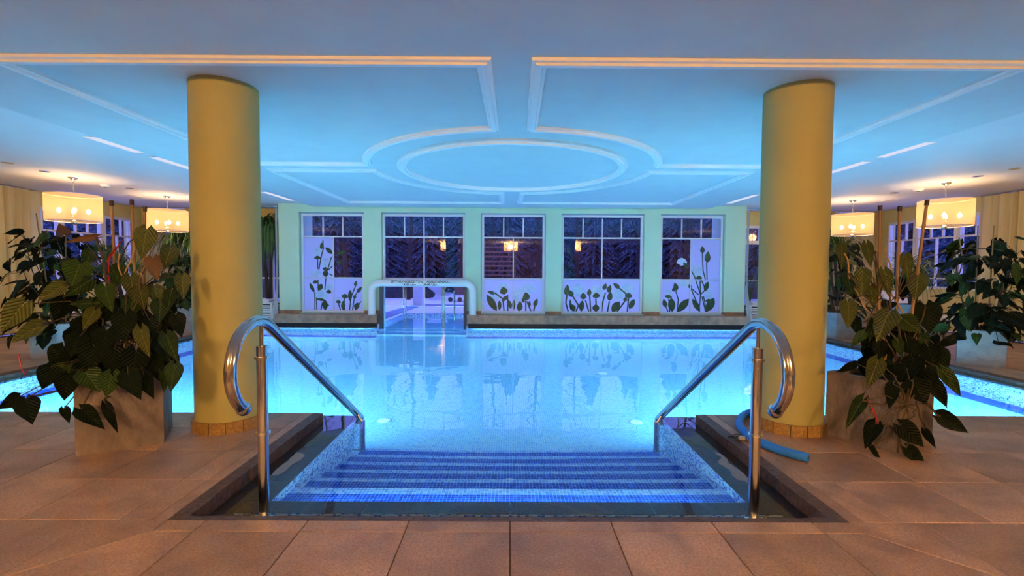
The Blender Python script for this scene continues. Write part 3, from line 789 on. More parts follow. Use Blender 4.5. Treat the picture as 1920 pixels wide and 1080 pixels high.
ww[1] = window('window_1', 'leftmost bay window with frosted lily print', (-4.58, FY, 0), (1, 0, 0), (0, -1, 0), 1.62, 0.275, 2.80, zr, {(0, 0), (0, 1), (1, 0)})
ww[2] = window('window_2', 'wide clear window above the swim-through door', (-2.235, FY, 0), (1, 0, 0), (0, -1, 0), 2.12, 1.12, 2.80, [(1.165, 2.20, 2), (2.235, 2.72, 4)])
ww[3] = window('window_3', 'middle bay window with lily print at its foot', (0.07, FY, 0), (1, 0, 0), (0, -1, 0), 1.62, 0.275, 2.80, zr, {(0, 0), (0, 1)})
ww[4] = window('window_4', 'wide bay window with a row of printed lilies', (2.365, FY, 0), (1, 0, 0), (0, -1, 0), 2.10, 0.275, 2.80, zr4, {(0, 0), (0, 1)})
ww[5] = window('window_5', 'rightmost bay window with tall lily print', (4.67, FY, 0), (1, 0, 0), (0, -1, 0), 1.62, 0.275, 2.80, zr, {(0, 0), (0, 1), (1, 1)})
# side and end windows of the aisles
for sx, nm, k in ((-1, 'left', 6), (1, 'right', 9)):
    for j, (ya, yb, n) in enumerate(((9.95, 10.68, 2), (10.78, 11.78, 3), (11.88, 12.68, 3))):
        window('window_%d' % (k + j), '%s window in the %s side wall' % (('nearest', 'middle', 'farthest')[j], nm), (sx * (WING_X + .06), (ya + yb) / 2, 0), (0, sx, 0), (-sx, 0, 0), yb - ya + .09, 0.98, 2.72, [(1.03, 1.22, 2), (1.25, 2.20, 2 if n > 2 else 1), (2.235, 2.66, n)], fr=0.07, depth=0.1)
    for j, (xa, xb) in enumerate(((5.95, 7.4), (7.45, 8.9))):
        window('window_%d' % (20 + k + j), '%s glazed door in the end wall of the %s aisle' % (('inner', 'outer')[j], nm), (sx * (xa + xb) / 2, WING_Y + .06, 0), (sx, 0, 0), (0, -1, 0), xb - xa, 0.06, 2.66, [(0.14, 1.10, 2), (1.14, 2.14, 2), (2.24, 2.58, 4)], fr=0.07, depth=0.1)

# lily prints (flat film prints on the panes)
def print_mesh(o, sc, stems, leaves, buds, blossoms, win):
    yy = FY - 0.0065
    def P(x, y, dy=0.0): 
        q = onY(o[0] + x / sc, o[1] + y / sc, yy - dy); return q
    def almond(mb, x0, y0, x1, y1, w_, dy, belly=0.5):
        d = Vector((x1 - x0, y1 - y0)); L = d.length; d /= L; nrm = Vector((-d.y, d.x)); n = 6; up, dn = [], []
        for i in range(n + 1):
            t = i / n; hw = w_ * .62 * math.sin(PI * (t ** (0.75 if belly < 0.5 else 1.0))) ** 0.8 if 0 < t < 1 else 0
            c = Vector((x0, y0)) + d * L * t
            up.append(c + nrm * hw); dn.append(c - nrm * hw)
        pts = up + dn[1:-1][::-1]
        vs = [P(p.x, p.y, dy) for p in pts]
        mb.add(vs, [tuple(range(len(vs)))])
    sm = MB()
    for st in stems:
        for a, b in zip(st[:-1], st[1:]):
            d = Vector((b[0] - a[0], b[1] - a[1])); nrm = Vector((-d.y, d.x)).normalized() * 5.5
            e = d.normalized() * 1.5
            vs = [P(a[0] - e.x + nrm.x, a[1] - e.y + nrm.y, .001), P(b[0] + e.x + nrm.x, b[1] + e.y + nrm.y, .001), P(b[0] + e.x - nrm.x, b[1] + e.y - nrm.y, .001), P(a[0] - e.x - nrm.x, a[1] - e.y - nrm.y, .001)]
            sm.add(vs, [(0, 1, 2, 3)])
    for l in leaves: almond(sm, *l, 0.0015)
    sm.build('leaf_print', M['print_green'], win)
    bm_ = MB()
    for b in buds: almond(bm_, *b, 0.002, 0.4)
    bm_.build('bud_print', M['print_bud'], win)
    wm = MB()
    for x, y, rx, ry in blossoms:
        n = 22; vs = [P(x + rx * math.cos(2 * PI * i / n) * (1 + .1 * math.sin(5 * 2 * PI * i / n)), y + ry * math.sin(2 * PI * i / n) * (1 + .12 * math.cos(4 * 2 * PI * i / n)), .0005) for i in range(n)]
        wm.add(vs, [tuple(range(n))])
    wm.build('blossom_print', M['print_white'], win)
O5 = (880, 380)
print_mesh(O5, 4.153, [[(300, 848), (298, 720)], [(270, 848), (262, 750), (200, 705)], [(385, 848), (390, 780)], [(440, 848), (440, 740)], [(480, 848), (450, 770)], [(500, 848), (520, 760)]],
    [(215, 845, 135, 715, 45), (235, 840, 235, 760, 25), (325, 830, 305, 755, 25), (250, 770, 300, 725, 25), (345, 840, 345, 750, 22)],
    [(200, 710, 140, 690, 22), (275, 715, 260, 655, 50), (390, 845, 395, 765, 38), (447, 762, 440, 695, 45), (505, 810, 530, 745, 28), (425, 780, 412, 740, 20), (468, 810, 468, 765, 18)],
    [(265, 665, 48, 38), (375, 720, 40, 55), (455, 675, 52, 40), (205, 725, 30, 32)], ww[3])
print_mesh(O5, 4.153, [[(770, 850), (752, 780), (765, 680)], [(830, 850), (850, 800), (800, 720)], [(930, 850), (905, 760)], [(945, 850), (937, 720)], [(990, 850), (985, 750)], [(1030, 850), (1040, 770), (1060, 700)], [(1075, 850), (1090, 770)], [(1150, 850), (1210, 770)], [(1230, 850), (1240, 740), (1210, 700), (1160, 660)]],
    [(870, 850, 880, 760, 35), (985, 850, 985, 790, 45), (815, 850, 800, 790, 35), (1110, 850, 1170, 770, 50), (1245, 830, 1285, 750, 35), (790, 840, 785, 750, 15)],
    [(755, 725, 765, 635, 35), (800, 735, 780, 680, 35), (890, 755, 885, 700, 40), (930, 725, 938, 670, 28), (990, 745, 985, 700, 46), (1045, 680, 1065, 628, 28), (1080, 700, 1100, 640, 30), (1090, 765, 1100, 690, 34), (1170, 665, 1120, 628, 28), (1240, 745, 1240, 700, 46), (1215, 770, 1215, 735, 28)],
    [(850, 680, 55, 45), (985, 690, 45, 45), (1160, 710, 50, 50), (1235, 670, 55, 45)], ww[4])
print_mesh((560, 395), 5.4, [[(165, 1010), (163, 830)], [(185, 1010), (180, 880)], [(225, 1010), (240, 930)], [(200, 810), (195, 700)], [(265, 800), (280, 640), (330, 480), (362, 440)], [(300, 600), (362, 545)], [(310, 640), (350, 660)], [(205, 595), (225, 480), (250, 380), (245, 300)], [(195, 590), (190, 480)], [(425, 1010), (400, 930)], [(465, 1010), (460, 870)], [(515, 1010), (530, 880), (580, 750)], [(545, 1010), (565, 870), (610, 800)], [(575, 1010), (630, 920)]],
    [(345, 440, 270, 370, 35), (385, 440, 470, 415, 35), (390, 535, 440, 510, 30), (160, 830, 110, 730, 30), (265, 900, 270, 1010, 45), (200, 810, 235, 740, 45), (270, 950, 310, 960, 18), (450, 1010, 450, 910, 35), (575, 1005, 600, 930, 45), (520, 920, 522, 800, 35), (275, 670, 270, 600, 50)],
    [(570, 765, 585, 710, 28), (590, 830, 640, 770, 30), (560, 890, 575, 850, 28), (400, 940, 405, 905, 44), (465, 890, 470, 840, 54), (190, 495, 190, 455, 54), (265, 610, 275, 570, 45), (230, 390, 235, 320, 30), (170, 740, 165, 700, 40), (300, 840, 310, 800, 44), (225, 915, 230, 885, 74)],
    [(225, 855, 65, 45), (190, 420, 40, 50), (275, 530, 40, 50), (175, 635, 55, 30), (310, 780, 40, 40), (400, 900, 25, 25)], ww[1])
print_mesh((1230, 395), 5.27, [[(120, 1000), (90, 930)], [(135, 1000), (125, 850)], [(210, 1000), (220, 880), (195, 790)], [(425, 1000), (440, 830), (380, 650), (345, 590)], [(440, 820), (435, 690)], [(490, 690), (465, 590), (458, 420)], [(505, 690), (500, 510)], [(400, 900), (340, 760)], [(490, 1000), (455, 850)], [(500, 995), (470, 850)], [(440, 830), (490, 780), (450, 690)], [(340, 760), (420, 830)]],
    [(160, 1000, 150, 860, 60), (215, 1000, 325, 870, 60), (435, 1000, 360, 870, 45), (500, 1000, 575, 860, 64), (480, 800, 515, 700, 40)],
    [(95, 955, 75, 870, 38), (120, 865, 125, 830, 60), (205, 790, 185, 710, 40), (180, 800, 170, 760, 30), (460, 420, 458, 350, 38), (505, 515, 515, 400, 48), (320, 570, 270, 510, 35), (425, 685, 425, 640, 50), (340, 770, 335, 720, 30), (520, 905, 520, 870, 54)],
    [(255, 505, 50, 35), (400, 600, 60, 55), (280, 720, 60, 35), (520, 830, 45, 45), (130, 810, 30, 35)], ww[5])

# ================================================================== STONE LEDGE
for nm, x0, x1 in (('left', BAY_X0 + .03, CH0 - .02), ('right', CH1 + .02, BAY_X1 - .03)):
    n = max(2, round((x1 - x0) / 1.05)); L = (x1 - x0) / n
    led = thing('stone_ledge', 'brown stone ledge below the bay windows, %s of the swim-through door' % nm, 'ledge', ((x0 + x1) / 2, 11.75, 0))
    for k in range(n):
        MB().slab(x0 + k * L + .002, x0 + (k + 1) * L - .002, POOL_Y1 + .0, BAY_Y - .016, 0.03, 0.245, 0.008).build('slab', M['ledge'], led)
    MB().box(x0 + .02, x1 - .02, POOL_Y1 + .08, BAY_Y - .016, -0.1, 0.03).build('plinth', M['rubber'], led)

# ================================================================== WHITE PIPE ARCH with lettering
PY = 11.70
pa = onY(697.5, 590, PY); pb = onY(886, 590, PY)
XL, XR, R_ = pa.x, pb.x, 0.09
ZT = onY(790, 531, PY).z
pipe = thing('pipe_arch', 'white bent pipe arch with opening hours over the swim-through door', 'pipe', ((XL + XR) / 2, PY, 0.245))
path = [(XL, PY, 0.245), (XL, PY, ZT - 0.22)]; rb = 0.20
path += [(XL + rb - rb * math.cos(a), PY, ZT - rb + rb * math.sin(a)) for a in [PI / 2 * i / 8 for i in range(9)]]
path += [(XR - rb + rb * math.sin(a), PY, ZT - rb + rb * math.cos(a)) for a in [PI / 2 * i / 8 for i in range(9)]]
path += [(XR, PY, ZT - 0.22), (XR, PY, 0.245)]
MB().tube(path, R_, 20).build('tube', M['pipe'], pipe, True)
for x in (XL, XR): MB().lathe([(0.10, 0.0), (0.10, 0.02), (0.092, 0.025)], (x, PY, 0.245), 20).build('collar', M['pipe'], pipe, True)
def lettering(body, size, xc, ang, sx=1.0):
    cu = bpy.data.curves.new('text', 'FONT'); cu.body = body; cu.size = size; cu.align_x = 'CENTER'; cu.align_y = 'CENTER'; cu.resolution_u = 3; cu.offset = 0.0022
    t = bpy.data.objects.new('text', cu); COL.objects.link(t)
    dg = bpy.context.evaluated_depsgraph_get(); me = bpy.data.meshes.new_from_object(t.evaluated_get(dg))
    bpy.data.objects.remove(t)
    for v in me.vertices:          # wrap round the front of the pipe
        a = ang + v.co.y / (R_ + .002)
        v.co = Vector((xc + v.co.x * sx, PY - (R_ + .002) * math.cos(a), ZT + (R_ + .002) * math.sin(a)))
    me.materials.clear(); me.materials.append(M['ink'])
    o = link('lettering', me, pipe); o['label'] = 'black lettering ' + body; o['kind'] = 'stuff'; return o
xt = onY(789, 530, PY).x
lettering('ÖFFNUNGSZEITEN   AUSSENPOOL', 0.085, xt, 0.42, 1.12)
lettering('14.00 Uhr   -   19.00 Uhr', 0.075, xt - 0.02, -0.40, 1.15)

# ================================================================== SWIM-THROUGH DOOR
dy = 11.80
door = thing('door_1', 'steel framed glass swim-through door to the outdoor pool', None, (-2.2, dy, 0), kind='structure')
zt = 0.99
for x, r in ((CH0 + .05, .045), (CH1 - .05, .035)): MB().box(x - r, x + r, dy - .04, dy + .05, -0.45, zt).build('post', M['steel_dark'], door)
MB().box(CH0, CH1, dy - .03, dy + .05, zt, zt + .07).build('header', M['steel'], door)
MB().box(CH0 + .1, CH1 - .08, dy - .015, dy + .015, -0.30, -0.26).build('bottom_rail', M['steel'], door)
xs = [onY(p, 580, dy).x for p in (718, 757, 795.5, 833, 872)]
for x, r, mm in ((xs[1], .018, 'steel'), (xs[1] + .055, .012, 'steel'), (xs[2], .02, 'white'), (xs[3], .022, 'steel'), (xs[3] - .05, .014, 'steel')):
    MB().box(x - r, x + r, dy - .02, dy + .02, -0.26, zt).build('stile', M[mm], door)
for a, b in zip(xs[:-1], xs[1:]): MB().box(a + .025, b - .025, dy - .004, dy + .004, -0.26, zt).build('pane', M['door_glass'], door)
# wall filling between the door header and the window above
struct('wall_lintel', MB().box(CH0 + .02, CH1 - .02, FY - .04, FY + .05, 1.03, 1.12), M['white'], 'white lintel between swim-through door and window')

# ================================================================== CURTAINS
def curtain(name, label, p0, p1, z0, z1, folds, amp, mat, gather=None, nz=14):
    p0, p1 = Vector(p0), Vector(p1); d = (p1 - p0); L = d.length; d /= L; nrm = Vector((-d.y, d.x, 0)); n = folds * 8
    vs, fs = [], []
    for j in range(nz + 1):
        t = j / nz; z = z1 + (z0 - z1) * t
        for i in range(n + 1):
            u = i / n; g = gather(t) if gather else (0.0, 1.0)
            uu = g[0] + (g[1]) * u
            a = amp * (0.55 + 0.45 * t) * (math.sin(2 * PI * folds * u + 0.8 * math.sin(3.1 * u * folds)) + 0.25 * math.sin(2 * PI * folds * 2.3 * u + t))
            vs.append(p0 + d * (uu * L) + nrm * a + Vector((0, 0, z)))
    for j in range(nz):
        for i in range(n): fs.append((j * (n + 1) + i, j * (n + 1) + i + 1, (j + 1) * (n + 1) + i + 1, (j + 1) * (n + 1) + i))
    o = thing(name, label, 'curtain', ((p0 + p1) / 2) + Vector((0, 0, z0)))
    MB().add(vs, fs).build('cloth', mat, o, True)
    MB().tube([p0 + Vector((0, 0, z1 + .012)), p1 + Vector((0, 0, z1 + .012))], 0.012, 8).build('rail', M['chrome'], o, True)
    return o
for sx, nm in ((-1, 'left'), (1, 'right')):
    x = sx * (WING_X - 0.14)
    curtain('curtain', 'cream gathered curtain beside the nearest %s aisle window' % nm, (x, 8.3, 0), (x, 10.08, 0), 0.04, CEIL - .04, 10, 0.075, M['curtain'])
    curtain('curtain', 'cream curtain in the far corner of the %s aisle' % nm, (sx * 10.05, 12.86, 0), (sx * 8.95, 12.86, 0), 0.04, CEIL - .04, 7, 0.06, M['curtain'])
    xb = (BAY_X0 + .03) if sx < 0 else (BAY_X1 - .03)
    def gth(t):
        if t < 0.62: return (0.0, 0.16 - 0.04 * t)
        k = (t - 0.62) / 0.38
        return (0.0 + 0.08 * k, 0.135 + 0.55 * k * k)
    curtain('sheer_curtain', 'thin white tied-back curtain at the %s end of the window bay' % nm, (xb, 11.80, 0), (xb + sx * 0.30, 11.72, 0), 0.02, SOFFIT - .03, 4, 0.014, M['sheer'], gth, 24)

# ================================================================== PENDANT LAMPS
def pendant(x, y, label, watt=PEND_W, ceil=CEIL, drop=0.325, seg=40):
    L = thing('pendant_lamp', label, 'lamp', (x, y, ceil - drop - 0.48), 'drum pendant lamps')
    zt = ceil - drop; zb = zt - 0.48; r = 0.405
    MB().lathe([(r, zb), (r, zt)], (x, y, 0), seg).build('shade', M['shade'], L, True)
    sh = L.children[-1]
    me = sh.data
    bm = bmesh.new(); bm.from_mesh(me)
    bmesh.ops.delete(bm, geom=[f for f in bm.faces if len(f.verts) > 4], context='FACES_ONLY'); bm.to_mesh(me); bm.free()
    for z in (zb, zt): MB().tube([(x + r * math.cos(2 * PI * i / 32), y + r * math.sin(2 * PI * i / 32), z) for i in range(33)], 0.006, 6, False).build('shade_ring', M['slat'], L, True)
    MB().lathe([(1e-7, 0.0), (0.075, 0.0), (0.07, -0.015), (0.025, -0.045), (0.012, -0.06), (1e-7, -0.06)], (x, y, ceil), 20).build('canopy', M['chrome'], L, True)
    ch = MB(); n = 9
    for i in range(n):
        z = ceil - 0.06 - (drop - 0.03) * (i + .5) / n; a = PI / 2 * (i % 2); h = (drop) / n * .62
        ch.tube([(x + math.cos(a) * .012 * math.cos(t), y + math.sin(a) * .012 * math.cos(t), z + h * math.sin(t)) for t in [2 * PI * k / 10 for k in range(11)]], 0.0035, 5, False)
    ch.build('chain', M['chrome'], L, True)
    MB().tube([(x, y, zt + .03), (x, y, zb - .01)], 0.012, 8).build('stem', M['chrome'], L, True)
    arms = MB()
    for k in range(4):
        a = PI / 4 + PI / 2 * k
        arms.tube([(x, y, zb + .1), (x + .1 * math.cos(a), y + .1 * math.sin(a), zb + .05), (x + .2 * math.cos(a), y + .2 * math.sin(a), zb + .10)], 0.008, 6)
        MB().ball((x + .2 * math.cos(a), y + .2 * math.sin(a), zb + .19), 0.032, 10, 7, 1.5).build('bulb', M['bulb'], L, True)
    arms.build('arms', M['chrome'], L, True)
    MB().ball((x, y, zb - .02), 0.045, 14, 8).build('finial', M['chrome'], L, True)
    lamp_light('pendant_light', 'POINT', (x, y, zb + .25), watt, WARM, 0.12, None, L)
    return L
pendant(-8.09, 8.67, 'nearer drum pendant lamp glowing over the left aisle')
pendant(-7.98, 10.87, 'farther drum pendant lamp beside the left column')
pendant(8.09, 8.67, 'nearer drum pendant lamp glowing over the right aisle')
pendant(7.98, 10.87, 'farther drum pendant lamp beside the right column')
for i, (x, y) in enumerate(((-8.1, 4.3), (8.1, 4.3))):
    pendant(x, y, 'drum pendant lamp over the %s aisle outside the picture' % ('left', 'right')[i])
for i, (x, y) in enumerate(((-3.6, -2.6), (0.0, -3.0), (3.6, -2.6))):
    pendant(x, y, 'drum pendant lamp behind the photographer, %s one' % ('left', 'middle', 'right')[i], 800, SOFFIT, 0.03)

# ================================================================== HANDRAILS
def handrail(sx, nm):
    X = sx * 1.50
    h = thing('handrail', 'curled stainless steel handrail on the %s side of the pool stairs' % nm, 'handrail', (X, 2.78, gz))
    top = (2.80, 1.075)
    c = (2.735, 0.825); r = 0.262
    pts = []
    for i in range(26):      # curl towards the stairs' foot, open at the bottom
        a = math.radians(236 - (236 - 58) * i / 25)
        pts.append((X, c[0] + r * math.cos(a), c[1] + r * math.sin(a)))
    y0, z0 = pts[-1][1], pts[-1][2]
    pts += [(X, 3.4, z0 - (3.4 - y0) * 0.655), (X, 4.3, z0 - (4.3 - y0) * 0.655), (X, 4.60, z0 - (4.60 - y0) * 0.655)]
    ye, ze = pts[-1][1], pts[-1][2]
    for i in range(1, 9):    # small curl under water
        a = math.radians(57 - 150 * i / 8)
        pts.append((X, ye + 0.08 * math.cos(a) - 0.0436, ze - 0.067 + 0.08 * math.sin(a)))
    MB().tube(pts, 0.0325, 24, True, 0.08).build('rail', M['steel'], h, True)
    e = pts[0]; MB().ball(e, 0.041, 16, 9).build('end_ball', M['steel'], h, True)
    py = 2.79
    MB().tube([(X, py, gz), (X, py, 0.93)], 0.0305, 20).build('post', M['steel'], h, True)
    MB().tube([(X, py, 0.93), (X, py, 1.07)], 0.011, 12).build('rod', M['steel'], h, True)
    for z in (0.40, 0.86): MB().lathe([(0.031, -.008), (0.042, -.006), (0.042, .006), (0.031, .008)], (X, py, z), 20).build('collar', M['chrome'], h, True)
    fl = MB().lathe([(0.03, 0.0), (0.075, 0.0), (0.075, 0.012), (0.03, 0.014)], (X, py, gz), 24)
    fl.build('flange', M['steel'], h, True)
    for k in range(4):
        a = PI / 4 + PI / 2 * k; MB().lathe([(0.011, 0.012), (0.011, 0.022), (1e-7, 0.024)], (X + .056 * math.cos(a), py + .056 * math.sin(a), gz), 8).build('bolt', M['chrome'], h)
    # lower post below the water with its wall bracket
    MB().tube([(X - sx * .06, 4.48, ze - .0), (X - sx * .06, 4.48, -0.88)], 0.028, 16).build('lower_post', M['steel'], h, True)
    MB().tube([(X, 4.48, ze + 0.08), (X - sx * .06, 4.48, ze - 0.01)], 0.012, 10).build('link', M['steel'], h, True)
    MB().tube([(X - sx * .06, 4.48, -0.86), (sx * ST_X, 4.48, -0.86)], 0.014, 10).build('bracket', M['steel'], h, True)
handrail(-1, 'left'); handrail(1, 'right')

# ================================================================== LEAVES AND PLANTS
def leaf_mesh(name, notch=0.22, fold=0.22, droop=0.16, curl=0.0, narrow=1.0):
    cols = [-1, -0.55, 0, 0.55, 1]; rows = [0, 0.1, 0.25, 0.45, 0.65, 0.83, 1.0]
    wd = [0.50, 0.90, 1.0, 0.86, 0.58, 0.28, 0.0]; gg = {0: 0.0, 0.55: 1.0, 1: 0.55}
    vs, fs = [], []
    for s, w_ in zip(rows, wd):
        for u in cols:
            x = u * 0.5 * w_ * narrow
            y = s - notch * gg[abs(u)] * (1 - s) ** 2
            z = abs(x) * fold - droop * s * s + curl * math.sin(s * 7 + u * 2) * 0.05
            vs.append((x, y, z))
    k = len(cols)
    for i in range(len(rows) - 1):
        for j in range(k - 1): fs.append((i * k + j, i * k + j + 1, (i + 1) * k + j + 1, (i + 1) * k + j))
    return MB().add(vs, fs).mesh(name, True)
LEAF = {}
for nm in ('leaf', 'leaf_olive', 'leaf_dark', 'leaf_brown', 'red'):
    LEAF[nm] = []
    for v in range(3):
        me = leaf_mesh('leaf_blade', (0.22, 0.26, 0.18)[v], (0.22, 0.4, -0.12)[v], (0.16, 0.25, 0.08)[v], (0.3, 0.6, 1.0)[v], (0.75 if nm != 'red' else 0.3))
        me.materials.append(M[nm]); LEAF[nm].append(me)
def put_leaf(parent, base, tip, width, kind='leaf', facing=None, roll=0.0):
    base, tip = Vector(base), Vector(tip); Y = tip - base; L = Y.length; Y = Y / L
    F = Vector(facing) if facing is not None else (CAM - base).normalized()
    Z = (F - Y * F.dot(Y))
    if Z.length < 1e-3: Z = Vector((0, 0, 1))
    Z.normalize(); X = Y.cross(Z)
    q = Matrix((X, Y, Z)).transposed().to_4x4() @ Matrix.Rotation(roll, 4, 'Y')
    me = random.choice(LEAF[kind]); o = bpy.data.objects.new('leaf', me); COL.objects.link(o)
    o.parent = parent
    sc = Matrix.Diagonal((width / 0.75, L, (width + L) / 2, 1))
    o.matrix_local = Matrix.Translation(base - parent.location) @ q @ sc
    return o
def jag(p, q, n, amp, seed=None):
    p, q = Vector(p), Vector(q); out = []
    for i in range(n + 1):
        t = i / n; e = 0 if i in (0, n) else 1
        out.append(p.lerp(q, t) + Vector((random.uniform(-amp, amp), random.uniform(-amp, amp), random.uniform(-amp, amp))) * e)
    return out
def pot_body(parent, corners, h, mat, th=0.035, soil=0.05):
    """square planter from its four ground corners, with a real rim and soil inside"""
    c = Vector((sum(p[0] for p in corners) / 4, sum(p[1] for p in corners) / 4))
    inn = [Vector(p) + (c - Vector(p)) * (th * 1.414 / (c - Vector(p)).length) for p in corners]
    vs, fs = [], []
    mb = MB(); n = 4
    rings = [([Vector(p) for p in corners], 0.0), ([Vector(p) for p in corners], h - .008), ([Vector(p) + (c - Vector(p)) * 0.02 for p in corners], h), (inn, h), (inn, h - soil - .02)]
    for pts, z in rings: vs += [(p.x, p.y, z) for p in pts]
    for r in range(4):
        for k in range(4): j = (k + 1) % 4; fs.append((r * 4 + k, r * 4 + j, (r + 1) * 4 + j, (r + 1) * 4 + k))
    fs.append((3, 2, 1, 0)); mb.add(vs, fs); mb.build('pot', mat, parent)
    s = MB(); g = 6; vs = []; fs = []
    for a in range(g + 1):
        for b in range(g + 1):
            u, v = a / g, b / g
            p = (inn[0] * (1 - u) + inn[1] * u) * (1 - v) + (inn[3] * (1 - u) + inn[2] * u) * v
            vs.append((p.x, p.y, h - soil + random.uniform(-.012, .015)))
    for a in range(g):
        for b in range(g): fs.append((a * (g + 1) + b, (a + 1) * (g + 1) + b, (a + 1) * (g + 1) + b + 1, a * (g + 1) + b + 1))
    s.add(vs, fs).build('soil', M['soil'], parent)
    return c
def square(cx, cy, half, ang):
    return [(cx + half * 1.414 * math.cos(ang + PI / 4 + PI / 2 * k), cy + half * 1.414 * math.sin(ang + PI / 4 + PI / 2 * k)) for k in range(4)]
def cane(parent, p, q, r=0.011, cap=True):
    p, q = Vector(p), Vector(q); n = 7; pts = []; rs = []
    for i in range(n):
        t0 = i / n; t1 = (i + 1) / n
        for t, rr in ((t0 + .002, r * 1.18), (t0 + .02 , r), (t1 - .02, r), (t1 - .002, r * 1.18)): pts.append(p.lerp(q, t)); rs.append(rr * (1 - .12 * t))
    c = MB().tube(pts, rs, 8).build('stake', M['bamboo'], parent, True)
    if cap:
        d = (q - p).normalized(); MB().tube([q - d * .03, q + d * .012], r * 1.25, 8).build('stake_cap', M['cap'], c, True)
def willow(parent, pts, r=0.010, wob=0.03):
    out = []; P = [Vector(p) for p in pts]
    n = 10
    for a, b in zip(P[:-1], P[1:]):
        for i in range(n): out.append(a.lerp(b, i / n))
    out.append(P[-1]); ph = random.uniform(0, 6)
    out = [p + Vector((wob * math.sin(ph + i * 0.75), wob * math.cos(ph + i * 0.62), wob * .3 * math.sin(i))) for i, p in enumerate(out)]
    MB().tube(out, [r * (1 - .5 * i / len(out)) for i in range(len(out))], 7).build('willow_twig', M['willow'], parent, True)

# ---- front left planter
cor = [(-3.21, 3.39), (-2.75, 3.65), (-2.98, 4.06), (-3.44, 3.80)]
ca = Vector((sum(p[0] for p in cor) / 4, sum(p[1] for p in cor) / 4))
pl = thing('potted_anthurium', 'climbing plant with heart-shaped leaves in brown stone planter by the left column', 'potted plant', (ca.x, ca.y, 0), 'square planters by the pool')
pot_body(pl, cor, 0.545, M['pot'])
YD = ca.y - 0.02
def L_(bx, by, tx, ty, w_, dy=0.0, kind='leaf', ddy=None, roll=0.0):
    y = YD + dy; b = onY(bx, by, y); t = onY(tx, ty, y - (0.06 if ddy is None else ddy))
    f = (CAM - b).normalized() + Vector((random.uniform(-.35, .35), random.uniform(-.2, .2), random.uniform(0.0, .5)))
    return put_leaf(pl, b, t, w_ * y / FPX * 1.02, kind, f, roll)
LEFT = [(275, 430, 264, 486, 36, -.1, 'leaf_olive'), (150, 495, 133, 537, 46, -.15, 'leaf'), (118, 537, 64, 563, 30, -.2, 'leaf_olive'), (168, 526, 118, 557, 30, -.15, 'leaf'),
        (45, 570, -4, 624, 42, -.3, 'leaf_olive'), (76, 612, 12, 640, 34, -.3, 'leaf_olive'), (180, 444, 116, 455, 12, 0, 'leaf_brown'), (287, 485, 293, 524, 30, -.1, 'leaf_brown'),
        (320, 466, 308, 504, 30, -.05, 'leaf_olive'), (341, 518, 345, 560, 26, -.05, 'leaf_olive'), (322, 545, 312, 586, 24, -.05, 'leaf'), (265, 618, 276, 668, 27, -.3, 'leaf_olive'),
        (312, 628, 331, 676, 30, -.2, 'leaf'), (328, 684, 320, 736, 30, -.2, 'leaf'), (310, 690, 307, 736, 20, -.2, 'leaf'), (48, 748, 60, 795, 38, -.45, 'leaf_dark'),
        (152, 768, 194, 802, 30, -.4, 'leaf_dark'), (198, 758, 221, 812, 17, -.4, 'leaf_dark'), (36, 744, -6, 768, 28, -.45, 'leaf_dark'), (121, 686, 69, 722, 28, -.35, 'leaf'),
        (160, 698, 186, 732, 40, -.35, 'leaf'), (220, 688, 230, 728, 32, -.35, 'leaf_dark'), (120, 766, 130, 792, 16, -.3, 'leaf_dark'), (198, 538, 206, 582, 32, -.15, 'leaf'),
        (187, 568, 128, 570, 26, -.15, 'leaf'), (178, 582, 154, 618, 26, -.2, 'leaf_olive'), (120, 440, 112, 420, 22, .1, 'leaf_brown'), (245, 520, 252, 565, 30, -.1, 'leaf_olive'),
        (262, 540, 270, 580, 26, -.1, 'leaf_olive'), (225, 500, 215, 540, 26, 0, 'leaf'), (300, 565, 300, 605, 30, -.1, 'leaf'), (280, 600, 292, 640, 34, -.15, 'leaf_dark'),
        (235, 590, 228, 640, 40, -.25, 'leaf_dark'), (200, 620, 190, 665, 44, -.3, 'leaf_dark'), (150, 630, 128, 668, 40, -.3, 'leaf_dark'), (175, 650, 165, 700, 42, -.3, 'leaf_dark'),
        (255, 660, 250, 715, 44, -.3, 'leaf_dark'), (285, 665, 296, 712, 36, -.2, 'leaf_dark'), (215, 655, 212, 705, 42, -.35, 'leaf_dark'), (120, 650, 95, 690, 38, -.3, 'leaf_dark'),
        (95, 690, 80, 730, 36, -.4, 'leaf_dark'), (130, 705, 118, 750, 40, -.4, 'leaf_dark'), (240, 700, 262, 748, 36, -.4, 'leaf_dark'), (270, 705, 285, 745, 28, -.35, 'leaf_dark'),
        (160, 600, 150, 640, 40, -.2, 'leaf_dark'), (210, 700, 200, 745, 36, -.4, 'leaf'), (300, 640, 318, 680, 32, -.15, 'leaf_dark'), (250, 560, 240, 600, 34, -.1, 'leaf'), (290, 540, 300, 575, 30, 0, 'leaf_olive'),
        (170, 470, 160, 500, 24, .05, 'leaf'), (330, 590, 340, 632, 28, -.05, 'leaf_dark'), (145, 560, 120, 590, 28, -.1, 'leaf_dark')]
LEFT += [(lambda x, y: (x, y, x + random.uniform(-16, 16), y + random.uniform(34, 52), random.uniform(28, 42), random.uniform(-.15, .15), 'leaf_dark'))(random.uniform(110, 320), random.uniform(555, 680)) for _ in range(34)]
node_l = [onY(209, 520, YD), onY(209, 600, YD), onY(240, 560, YD), onY(235, 640, YD), onY(215, 690, YD)]
sb = MB()
for e in LEFT:
    o = L_(*e)
    b = onY(e[0], e[1], YD + e[5]); c = min(node_l, key=lambda n: (n - b).length)
    mid = b.lerp(c, .5) + Vector((0, 0, .06 + .05 * (b - c).length))
    MB().tube([c, c.lerp(mid, .6), mid, b.lerp(mid, .4), b], [.006, .005, .0045, .004, .0035], 6).build('leaf_stalk', M['stem'], pl, True)
